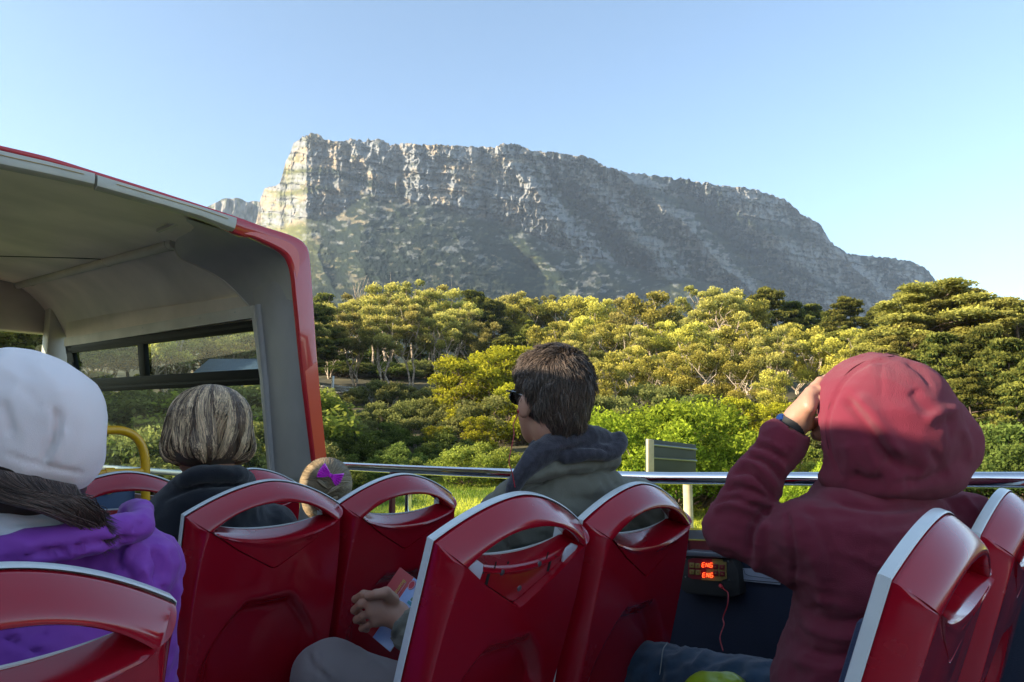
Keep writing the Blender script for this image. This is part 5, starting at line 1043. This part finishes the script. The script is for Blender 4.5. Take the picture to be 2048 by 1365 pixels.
garment("trousers", trou, *bbox(mpl, mk[0], mk[1], mf[0], mf[1], m=.17), .0085, M_TROU, p4, [([(612, 1300), (630, 1335), (665, 1365)], 4, -.005), ([(625, 1300), (640, 1330), (680, 1362)], 5, .004), ([(622, 1290), (618, 1320), (630, 1350)], 3, -.003), ([(640, 1298), (638, 1330), (655, 1355)], 4, -.004)], wr=.006, wsc=(9, 9, 9), seed=33)
BODY4()
# hair
def mhair(p):
    q = (p-mC) @ mR; d = ell(q, (0, -.016, .042), (.079, .104, .088)); d = sm(d, ell(q, (0, -.062, -.015), (.056, .044, .066)), .03); d = sm(d, ell(q, (0, .03, .066), (.064, .072, .056)), .03)
    d = np.maximum(d, -(ell(q, (0, .13, -.055), (.10, .115, .11)))); ear = [ell(q, (sx*.088, .010, -.034), (.036, .034, .056)) for sx in (-1, 1)]; return np.maximum(np.maximum(d, -ear[0]), -ear[1])
sh_ = hair_shell("hair", mhair, mC-.16, mC+.17, .005, (.040, .027, .019), p4)
def scalp_strands(f, C, R, n, whorl, L, rng, base, lo_z=-.075, col=((.045, .030, .020), (.17, .12, .085)), steps=6, lift=.35, rad=.0009, crest=0.0):
    d = rng.normal(size=(n*3, 3)); d /= np.linalg.norm(d, axis=1)[:, None]; c = C+R @ np.array([0, -.01, .02]); W = d @ R.T; r = radial(f, c, W); P = c+W*r[:, None]; G = grad(f, P); N = G/np.linalg.norm(G, axis=1)[:, None]
    q = (P-C) @ R; ok = (q[:, 2] > lo_z) & (q[:, 1] < .085-.6*np.maximum(0, -q[:, 2])) & ((N*W).sum(1) > .15); P, N, q = P[ok][:n], N[ok][:n], q[ok][:n]; n = len(P)
    wp = C+R @ np.array(whorl); paths = np.zeros((n, steps, 3)); paths[:, 0] = P-N*.004; ln = L*rng.uniform(.6, 1.15, n); cur = P.copy(); jit = rng.normal(size=(n, 3))*.28
    cl_ = np.stack([vnoise(q[:, 0]*55+k*9, q[:, 1]*55, q[:, 2]*55, k) for k in (1, 2, 3)], 1)-.5
    for s in range(1, steps):
        G = grad(f, cur); N_ = G/np.linalg.norm(G, axis=1)[:, None]; away = cur-wp; away -= N_*(away*N_).sum(1)[:, None]; dist = np.linalg.norm(away, axis=1)[:, None]; away /= dist+.01
        dn = np.tile(np.array([0, 0, -1.0]), (n, 1)); dn -= N_*(dn*N_).sum(1)[:, None]; sw = np.cross(N_, away); t = s/(steps-1)
        v = away*1.0+dn*np.clip(dist*9, 0, 1.0)+sw*.35+jit*.55+cl_@R.T*1.4+N_*(lift*(1-t*.5)+crest*np.clip(1-dist/.07, 0, 1)); v /= np.linalg.norm(v, axis=1)[:, None]; cur = cur+v*(ln/(steps-1))[:, None]
        fd = f(cur); cur = cur-N_*np.minimum(0, fd-.001)[:, None]; pull = np.maximum(0, fd-.012); cur = cur-N_*pull[:, None]*.5; paths[:, s] = cur
    t = rng.uniform(0, 1, n)**2; cc = np.array(col[0])+(np.array(col[1])-np.array(col[0]))*t[:, None]; return paths, cc
rng = np.random.default_rng(41); pa, cc = scalp_strands(mhair, mC, mR, 15000, (.022, -.045, .110), .034, rng, None, crest=1.1, rad=.0008)
strands("hair", pa, [.0009, .0010, .0009, .0008, .0006, .0002], cc, p4)
# sunglasses and earphone
def mw(x, y, z): return mC+mR @ np.array([x, y, z])
gl_ = MB(); 
for sx in (-1, 1): gl_.tube(spline([mw(sx*.060, .094, .024), mw(sx*.078, .080, .025), mw(sx*.083, .02, .020), mw(sx*.078, -.01, .012)], 4), .0028, 6)
for sx in (-1, 1): gl_.tube(spline([mw(sx*(.036+.028*math.cos(a)), .100-.012*abs(math.cos(a)+1)*.5, .012+.018*math.sin(a)) for a in np.linspace(0, 2*math.pi, 14)], 2), .0035, 6)
gl_.tube([mw(-.008, .100, .020), mw(.008, .100, .020)], .003, 6); gg = gl_.build("sunglasses", mat("glossy_black", (.008, .008, .008), rough=.12, coat=.5), p4)
for sx in (-1, 1): MB().add([mw(sx*.037, .104, .012)]+[mw(sx*(.036+.028*math.cos(a)), .098-.012*abs(math.cos(a)+1)*.5, .012+.018*math.sin(a)) for a in np.linspace(0, 2*math.pi, 18)], [[0, i+1, i+2] for i in range(17)]).build("lens", mat("dark_lens", (.02, .015, .01), rough=.05, spec=.8), gg)
ec = empty("earphone_cord", tuple(S(1024, 925, 1.63)), "thin red earphone cord hanging from the left ear of the man in green", "cord")
MB().tube(spline([mw(-.086, .012, -.030), S(1027, 850, 1.66), S(1028, 870, 1.64), S(1022, 900, 1.63), S(1018, 925, 1.62), S(1024, 945, 1.62), S(1030, 975, 1.62)], 6), .0013, 6).build("cord", cordm, ec)
MB().lathe([(.003, -.006), (.006, 0), (.004, .006)], 12, Matrix.Translation(Vector(mw(-.084, .010, -.022)))).build("earbud", cordm, ec)
# booklet
bk_ = empty("booklet", tuple(S(800, 1170, 1.82)), "red and blue tour booklet held in the hand of the man in green", "booklet")
b0, b1, b3 = S(800, 1135, 1.92), S(770, 1178, 1.90), S(868, 1152, 1.88); bx = b3-b0; by_ = b1-b0; by_ = by_/np.linalg.norm(by_); bx = bx-by_*(bx@by_); bx = bx/np.linalg.norm(bx); bz = np.cross(by_, bx); 
if bz @ VW > 0: bz = -bz
def bp(a, b, c=0): return b0+bx*a+by_*b+bz*c
MB().prism([bp(0, 0, -.004), bp(.115, 0, -.004), bp(.115, .175, -.004), bp(0, .175, -.004)], bz*.0035).build("pages", mat("paper", (.6, .6, .55)), bk_)
MB().prism([bp(0, 0), bp(.052, 0), bp(.052, .175), bp(0, .175)], bz*.0006).build("cover", mat("cover_red", (.42, .022, .028), rough=.3), bk_, smooth=False)
MB().prism([bp(.052, 0), bp(.115, 0), bp(.115, .175), bp(.052, .175)], bz*.0006).build("cover_picture", mat("cover_blue", (.16, .30, .62), rough=.3, col2=(.42, .52, .75), vscale=14), bk_, smooth=False)
MB().prism([bp(-.001, .062, -.003), bp(.004, .062, -.003), bp(.004, .14, -.003), bp(-.001, .14, -.003)], bz*.001).build("page_edge", M_LIME, bk_, smooth=False)
rng = np.random.default_rng(6)
for k in range(10):
    a = .066+rng.uniform(0, .02); b = .03+k*.011; hgt = rng.uniform(.008, .026); q = MB().prism([bp(.105-hgt-.004, b, .0012), bp(.108, b, .0012), bp(.108, b+.008, .0012), bp(.105-hgt-.004, b+.008, .0012)], bz*.0003); q.build("picture_tower", mat("tower_tone", tuple(rng.uniform(.05, .3, 3)*np.array([.7, .9, 1.3])), rough=.4), bk_, smooth=False)
MB().prism([bp(.060+.010*math.cos(a), .018+.013*math.sin(a), .0014) for a in np.linspace(0, 2*math.pi, 17)[:-1]], bz*.0003).build("cover_emblem", mat("emblem_red", (.45, .03, .05)), bk_, smooth=False)
MB().tube([bp(.060+.0082*math.cos(a), .018+.011*math.sin(a), .0018) for a in np.linspace(0, 2*math.pi, 17)], .0006, 4).build("cover_emblem", mat("emblem_white", (.7, .6, .65)), bk_, smooth=False)
text_mesh("cover_title", "Bosmopousek", .0145, bp(.030, .018, .0016), by_, -bx if np.cross(by_, -bx) @ bz > 0 else bx, mat("title_yellow", (.62, .50, .10)), bk_, align='LEFT', ext=.0001)
MB().tube([bp(.042, .02, .0014), bp(.042, .11, .0014)], .0005, 4).build("cover_line", mat("emblem_white2", (.6, .5, .55)), bk_)
# ---------------- woman with bobbed hair ----------------
p2 = empty("person", (.89, 2.0, FLOOR), "woman with streaked grey-brown bobbed hair and a black wool coat", "person")
def sitter(par, C, R, L, Rr, ctr, pel, s=1.0, cover=None):
    kk = [pel+np.array([-.10, .40, .06])*s, pel+np.array([.10, .40, .06])*s]; ff = [np.array([k[0], k[1]+.03, FLOOR+.05]) for k in kk]; t_ = torso_legs((L, Rr), ctr, pel, kk, ff)
    e = [L+np.array([-.05, .08, -.24])*s, Rr+np.array([.05, .08, -.24])*s]; w2 = [e[0]+np.array([.08, .20, -.04])*s, e[1]+np.array([-.08, .20, -.04])*s]
    def f(p):
        d = headf(p, C, R, s); d = sm(d, neckf(p, C, R, (L+Rr)/2+[0, 0, .02], s), .02); d = sm(d, t_(p), .03)
        for a, b, c in zip((L, Rr), e, w2): d = sm(d, chain(p, [a, b, c, c+np.array([0, .08, 0])], [.04*s, .034*s, .024*s, .03*s]), .03)
        return d
    return kk, ff, e, w2, lambda cov: body(par, f, *bbox(C, L, Rr, pel, *kk, *ff, *e, *w2, m=.17), h=.011, cover=cov, head=C)
wC = S(413, 872, 1.93); wR = frm(2); wL, wRr = S(305, 1070, 1.86), S(545, 1062, 2.05); wct, wpl = wC+[0.0, .0, -.42], wC+[0, .05, -.70]
kk, ff, e2, w2, B2 = sitter(p2, wC, wR, wL, wRr, wct, wpl)
def coat(p):
    d = ell(p, wct+[0, 0, .04], (.215, .135, .25)); d = sm(d, cap(p, wL, wRr, .058, .060), .07); d = sm(d, ell(p, wpl+[0, 0, .05], (.19, .15, .18)), .08); d = sm(d, ell(p, wC+np.array([.01, -.02, -.165]), (.115, .095, .055)), .06)
    for a, b, c in zip((wL, wRr), e2, w2): d = sm(d, chain(p, [a, b, c], [.068, .055, .042]), .03)
    cpt = spline([S(345, 985, 1.86), S(375, 958, 1.82), S(420, 948, 1.84), S(470, 948, 1.88), S(495, 960, 1.95)], 3); d = sm(d, chain(p, list(cpt), [.020]*len(cpt), .01), .012)
    return np.maximum(d, -ell(p, wC+[0, 0, -.12], (.07, .07, .06)))
garment("coat", coat, *bbox(wL, wRr, wct, wpl, *e2, *w2, m=.2), .009, M_COAT, p2, [([(310, 1010), (370, 982), (430, 970), (500, 975), (540, 985)], 4, -.008), ([(345, 960), (410, 945), (480, 945)], 8, .004), ([(400, 1000), (405, 1040), (400, 1080)], 10, -.004)], wr=.006, seed=43)
B2(lambda p: np.where(p[:, 2] > -.5, coat(p), -1))
def wh(p):
    q = (p-wC) @ wR; d = ell(q, (0, -.012, .036), (.098, .112, .096)); d = sm(d, ell(q, (0, -.02, -.028), (.108, .102, .062)), .03)
    return np.maximum(d, -ell(q, (0, .12, -.035), (.078, .10, .095)))
hair_shell("hair", wh, wC-.17, wC+.17, .006, (.10, .07, .045), p2)
def flow_hair(f, C, R, n, top, th0, th1, rng, steps=14, wave=.16, clumps=34, c0=(.040, .028, .024), c1=(.42, .33, .26), rad=.0012, hl=.28, endcurl=.012, cen=(0, -.01, .0), face_gap=.55, off=.003, shade=None):
    ph = rng.uniform(-math.pi, math.pi, n); ph = ph[np.abs(((ph+math.pi) % (2*math.pi))-math.pi) < 9] ; n = len(ph); c = C+R @ np.array(cen); cid = np.floor((ph+math.pi)/(2*math.pi)*clumps+rng.normal(0, .35, n)).astype(int) % clumps
    cph = rng.uniform(0, 6.28, clumps); camp = rng.uniform(.5, 1.4, clumps); ctr_ = (np.arange(clumps)+.5)/clumps*2*math.pi-math.pi; te = rng.uniform(th1-.22, th1, n)+ (vnoise(cid*.7, cid*0, None, 3)-.5)*.15; ts = rng.uniform(th0, th0+.55, n)**1.0
    paths = np.zeros((n, steps, 3)); wob = rng.normal(0, 1, n)
    for s in range(steps):
        t = s/(steps-1); th = ts+(te-ts)*t; a = ph+(ctr_[cid]-ph+0)*.3*t*(np.abs(ctr_[cid]-ph) < .5)+wave*camp[cid]*np.sin(cph[cid]+t*5.2)*t+wob*.02
        # polar frame about the parting at 'top'
        loc = np.stack([np.sin(th)*np.sin(a), -np.sin(th)*np.cos(a), np.cos(th)], 1); loc = loc @ np.array(rotm(*top)).T; W = loc @ R.T; r = radial(f, c, W)
        lift = off+(.006+.005*camp[cid])*np.sin(cph[cid]*3+t*7)*t+rng.uniform(-.001, .001, n)-endcurl*max(0, t-.85)/.15*.6; paths[:, s] = c+W*(r+lift)[:, None]
    k = (vnoise(ph*17, ph*0+2, None, 8) > 1-hl)*rng.uniform(.15, 1, n)+(rng.uniform(0, 1, n) < .10)*.5; cc = np.array(c0)+(np.array(c1)-np.array(c0))*np.clip(k, 0, 1)[:, None]; cc = cc*rng.uniform(.6, 1.3, n)[:, None]
    if face_gap: q = (paths[:, steps//2]-C) @ R; ok = ~((q[:, 1] > .055) & (np.abs(q[:, 0]) < .07)); paths, cc = paths[ok], cc[ok]
    return paths, cc
rng = np.random.default_rng(51); pa, cc = flow_hair(wh, wC, wR, 16000, (-8, 6, 0), .02, 2.5, rng, wave=.17, clumps=46, hl=.45, c0=(.13, .080, .045), c1=(.82, .58, .33), endcurl=.02, off=.004); strands("hair", pa, np.r_[np.full(12, .0011), .0008, .0003], cc, p2)
# ---------------- child with a braid ----------------
p3 = empty("person", (1.29, 1.95, FLOOR), "small child with blonde braided hair and a shiny magenta bow", "person")
gC = S(650, 984, 2.26); gR = frm(-31, 6, 4); gs = .86; gL, gRr = gC+np.array([-.12, -.01, -.20]), gC+np.array([.12, -.01, -.20]); gct, gpl = gC+[0, .0, -.36], gC+[0, .03, -.58]
kk, ff, e3, w3, B3 = sitter(p3, gC, gR, gL, gRr, gct, gpl, .72)
garment("jacket", lambda p: sm(ell(p, gct+[0, 0, .02], (.15, .12, .2)), cap(p, gL, gRr, .05, .05), .05), *bbox(gL, gRr, gct, m=.22), .012, M_COAT, p3)
B3(lambda p: np.where(p[:, 2] > -.5, sm(ell(p, gct+[0, 0, .02], (.15, .12, .2)), cap(p, gL, gRr, .05, .05), .05), -1))
def gh(p): q = (p-gC) @ gR/.94; d = ell(q, (0, -.008, .026), (.083, .097, .084)); d = sm(d, ell(q, (0, -.03, -.035), (.064, .06, .05)), .03); return np.maximum(d, -ell(q, (0, .115, -.04), (.07, .08, .075)))
hair_shell("hair", gh, gC-.14, gC+.14, .005, (.22, .16, .09), p3)
rng = np.random.default_rng(61); n = 5200; dd = rng.normal(size=(n*2, 3)); dd /= np.linalg.norm(dd, axis=1)[:, None]; W = dd @ gR.T; c = gC+gR @ np.array([0, -.008, .02]); r = radial(gh, c, W); st_ = c+W*r[:, None]; q = (st_-gC) @ gR; ok = (q[:, 1] < .075) & (q[:, 2] > -.06); st_ = st_[ok][:n]; q = q[ok][:n]; n = len(q)
zt = np.clip(.062-.55*(.10-q[:, 2])*.9+rng.normal(0, .006, n), -.05, .060); tgt = gC+np.stack([np.zeros(n)+rng.normal(0, .005, n), np.full(n, -.10), zt], 1) @ gR.T; paths = np.zeros((n, 9, 3))
for s in range(9):
    t = s/8; P = st_*(1-t)+tgt*t; W = P-c; W /= np.linalg.norm(W, axis=1)[:, None]; r = radial(gh, c, W); paths[:, s] = c+W*(r+.0015+.004*math.sin(math.pi*t)*vnoise(zt*120, zt*0)[:, None][:, 0])[:, None]
t = rng.uniform(0, 1, n); cc = np.array([.15, .105, .055])+(np.array([.58, .44, .26])-np.array([.15, .105, .055]))*(t*.6*(.4+vnoise(q[:, 2]*80, q[:, 0]*20)))[:, None]; strands("hair", paths, [.0010]*8+[.0005], cc, p3)
mb_p = []; bc = []; lobes = 9
for k in range(lobes):     # plait: crossing strands alternately from left and right
    sd_ = 1 if k % 2 else -1; z = .052-.0165*k; y = -.113+.0035*k-(.0001*k*k)
    for j in range(150):
        a = rng.uniform(-.5, .5); w_ = .0080; off = rng.uniform(-1, 1); o2 = rng.uniform(0, 1); pts = []
        for s in range(8):
            t = s/7; x = sd_*(.033*(1-t)-.005*t); zz = z-.026*t**1.2+off*w_*math.sin(math.pi*min(1, t+.12)); yy = y-.011*math.sin(math.pi*(t*.8+.15))*(math.sqrt(max(0, 1-off*off))*.9+.1)*o2**.3; pts.append(gC+gR @ np.array([x, yy, zz]))
        mb_p.append(pts); bc.append(np.array([.13, .085, .04])+(np.array([.55, .42, .25])-np.array([.13, .085, .04]))*rng.uniform(0, 1)*(.55+.45*(1-abs(off))))
strands("braid", np.array(mb_p), [.0011]*7+[.0006], np.array(bc), p3)
# bow
M_BOW = mat("magenta_satin", (.62, .008, .58), rough=.25, sheen=.2, coat=.3); bo = empty("hair_bow_root") if False else None
bx0 = gC+gR @ np.array([.004, -.100, .068]); br = gR @ np.array(rotm(0, 24, 0)); mb = MB()
for sx in (-1, 1):
    V = []; na, nr = 19, 7
    for i in range(na):
        a = -1+2*i/(na-1)
        for j in range(nr):
            t = j/(nr-1); ln = .034*(1-.12*abs(a)**2); x = sx*(.003+ln*t); z = a*(.003+.021*t**.8); y = -.004-.008*math.sin(math.pi*t*.9)+.0035*t*math.cos(i*math.pi/1.5); V.append(bx0+br @ np.array([x, y, z]))
    mb.add(V, [[i*nr+j, i*nr+j+1, (i+1)*nr+j+1, (i+1)*nr+j] for i in range(na-1) for j in range(nr-1)])
bow = mb.build("hair_bow", M_BOW, p3); bow.modifiers.new("thick", 'SOLIDIFY').thickness = .0012
MB().tube([bx0+br @ np.array([0, -.006, z]) for z in (-.006, 0, .006)], [.0045, .006, .0045], 10).build("bow_knot", M_BOW, p3)
# ---------------- woman in the white beanie ----------------
p1 = empty("person", (.25, 1.3, FLOOR), "woman in a slouchy white beanie and purple jacket with long dark hair", "person")
aC = S(45, 905, 1.08); aR = frm(-6, 5); aL, aRr = S(-150, 1130, .98), S(262, 1150, 1.22); act, apl = aC+[0, .02, -.42], aC+[0, .05, -.70]
kk, ff, e4, w4, B4 = sitter(p1, aC, aR, aL, aRr, act, apl)
def beanie(p):
    d = ell(p, S(28, 842, 1.08), (.118, .118, .108)); d = sm(d, ell(p, S(102, 838, 1.06), (.064, .075, .070)), .03); d = sm(d, ell(p, S(62, 920, 1.07), (.090, .10, .062)), .03); d = sm(d, ell(p, S(128, 890, 1.06), (.042, .06, .060)), .03)
    nn = (UP*150+RT*33)/153.6; return smx(d, -((p-S(0, 952, 1.07)) @ nn), .004)
bfld = [([(0, 905), (60, 925), (120, 940), (178, 950)], 5, -.0035), ([(82, 928), (98, 900), (112, 865), (114, 835), (105, 815)], 8, -.012), ([(95, 930), (120, 890), (130, 850)], 12, .006), ([(0, 800), (15, 840), (20, 870)], 12, -.006), ([(60, 720), (100, 760), (125, 800)], 16, .003), ([(30, 770), (60, 790), (85, 825)], 12, -.002)]
bn = garment("beanie", beanie, S(40, 850, 1.07)-.2, S(40, 850, 1.07)+.2, .0055, M_BEAN, p1, bfld, wr=.005, wsc=(9, 9, 9), seed=61)
def ah(p): q = (p-aC) @ aR; d = ell(q, (0, -.02, -.01), (.088, .10, .10)); d = sm(d, ell(q, (0, -.03, -.06), (.075, .06, .05)), .03); return np.maximum(d, -ell(q, (0, .12, -.03), (.08, .10, .10)))
hair_shell("hair", ah, aC-.2, aC+.18, .006, (.022, .012, .010), p1)
rng = np.random.default_rng(71); n = 6500; u0 = rng.uniform(-70, 152, n); k_ = np.clip((150-u0)/220, 0, 1); e1, e2_, e3_ = rng.normal(0, 1, (3, n)); lo_ = rng.uniform(0, 1, n)
c_ = np.round(u0/14+rng.normal(0, .5, n)); cw = vnoise(c_*3.7, c_*0, None, 4)-.5
Pc = [np.stack([u0, 940+.2*u0], 1), np.stack([u0*.75+38+6*e1, 972+.12*u0+lo_*36*k_], 1), np.stack([u0*.35+118+9*e2_+cw*14, 1003+lo_*16+cw*16+5*e1], 1), np.stack([176+10*e2_+12*cw, 1034+8*e1+10*lo_], 1), np.stack([208+12*e3_+10*cw, 1068+12*e1+14*lo_-10*k_], 1)]
dd = rng.uniform(-.018, .018, n); paths = np.zeros((n, 17, 3)); q_ = 0
for s_ in range(4):
    g0, g1, g2, g3 = Pc[max(0, s_-1)], Pc[s_], Pc[s_+1], Pc[min(4, s_+2)]
    for k in range(4 if s_ < 3 else 5):
        t = k/4; w2_ = .5*((2*g1)+(g2-g0)*t+(2*g0-5*g1+4*g2-g3)*t*t+(-g0+3*g1-3*g2+g3)*t**3); uu, vv = w2_[:, 0], w2_[:, 1]; tt = (s_+t)/4; D_ = .992-.030*math.sin(math.pi*min(1, tt+.1))+dd+.05*np.clip(uu/200, -.5, 1)
        paths[:, q_] = (VW[None]+((uu-CX)/FLEN)[:, None]*RT-((vv-CY)/FLEN)[:, None]*UP)*D_[:, None]; q_ += 1
cc = np.array([.035, .020, .015])+(np.array([.20, .13, .10])-np.array([.035, .020, .015]))*(rng.uniform(0, 1, n)**2)[:, None]; strands("hair", paths, [.0006]*14+[.0005, .0003, .0001], cc, p1)
def fl(p): d = ell(p, S(40, 1058, 1.06), (.135, .10, .040), frm(0, 0, 8)); d = sm(d, ell(p, S(110, 1056, 1.08), (.055, .07, .034)), .03); return d
garment("fleece_top", fl, S(40, 1075, 1.06)-.2, S(40, 1075, 1.06)+.2, .006, M_FLEECE, p1, [([(0, 1050), (60, 1045), (120, 1050)], 8, -.004)], wr=.004, seed=71)
def pj_(p):
    d = ell(p, act+[0, .0, .03], (.215, .14, .25)); d = sm(d, cap(p, aL, aRr, .062, .066), .06); d = sm(d, ell(p, apl+[0, 0, .05], (.19, .15, .18)), .08)
    for a, b, c in zip((aL, aRr), e4, w4): d = sm(d, chain(p, [a, b, c], [.078, .064, .05]), .03)
    d = sm(d, ell(p, S(262, 1140, 1.14), (.068, .07, .072)), .03)
    r_ = spline([S(-80, 1125, .97), S(0, 1112, .97), S(80, 1092, .99), S(170, 1075, 1.02), S(240, 1062, 1.06), S(282, 1050, 1.10), S(285, 1030, 1.14), S(262, 1025, 1.18)], 3); d = sm(d, chain(p, list(r_), list(np.linspace(.024, .016, len(r_))), .008), .010)
    return np.maximum(d, -ell(p, S(30, 1035, 1.14), (.10, .08, .05)))
pf = [([(0, 1120), (80, 1108), (160, 1092), (230, 1082), (280, 1075)], 5, -.012), ([(130, 1110), (180, 1092), (215, 1090)], 8, .006), ([(235, 1130), (240, 1100), (252, 1082)], 7, -.010), ([(250, 1120), (262, 1095), (280, 1085)], 8, .007), ([(228, 1125), (260, 1150), (270, 1190)], 8, -.010), ([(300, 1090), (320, 1130), (312, 1170)], 8, -.010), ([(325, 1100), (345, 1140), (340, 1190)], 8, .006), ([(280, 1130), (295, 1160), (290, 1200)], 9, .008), ([(320, 1175), (340, 1182), (350, 1200)], 5, -.008), ([(215, 1095), (228, 1110), (232, 1125)], 3, -.003), ([(230, 1060), (262, 1062), (290, 1045)], 6, -.006),
 ([(100, 1200), (95, 1250), (85, 1310)], 2.5, -.003), ([(0, 1268), (45, 1290), (95, 1312)], 4, -.008), ([(120, 1215), (140, 1225), (155, 1210)], 6, -.005), ([(0, 1200), (50, 1210), (90, 1195)], 12, .005)]
garment("jacket", pj_, *bbox(aL, aRr, act, apl, *e4, *w4, m=.2), .0075, M_PURP, p1, [(a, b*.75, c*1.4) for a, b, c in pf], wr=.010, wsc=(12, 12, 15), wr2=.003, seed=81)
B4(lambda p: np.where(p[:, 2] > -.5, np.minimum(pj_(p), fl(p)), -1))
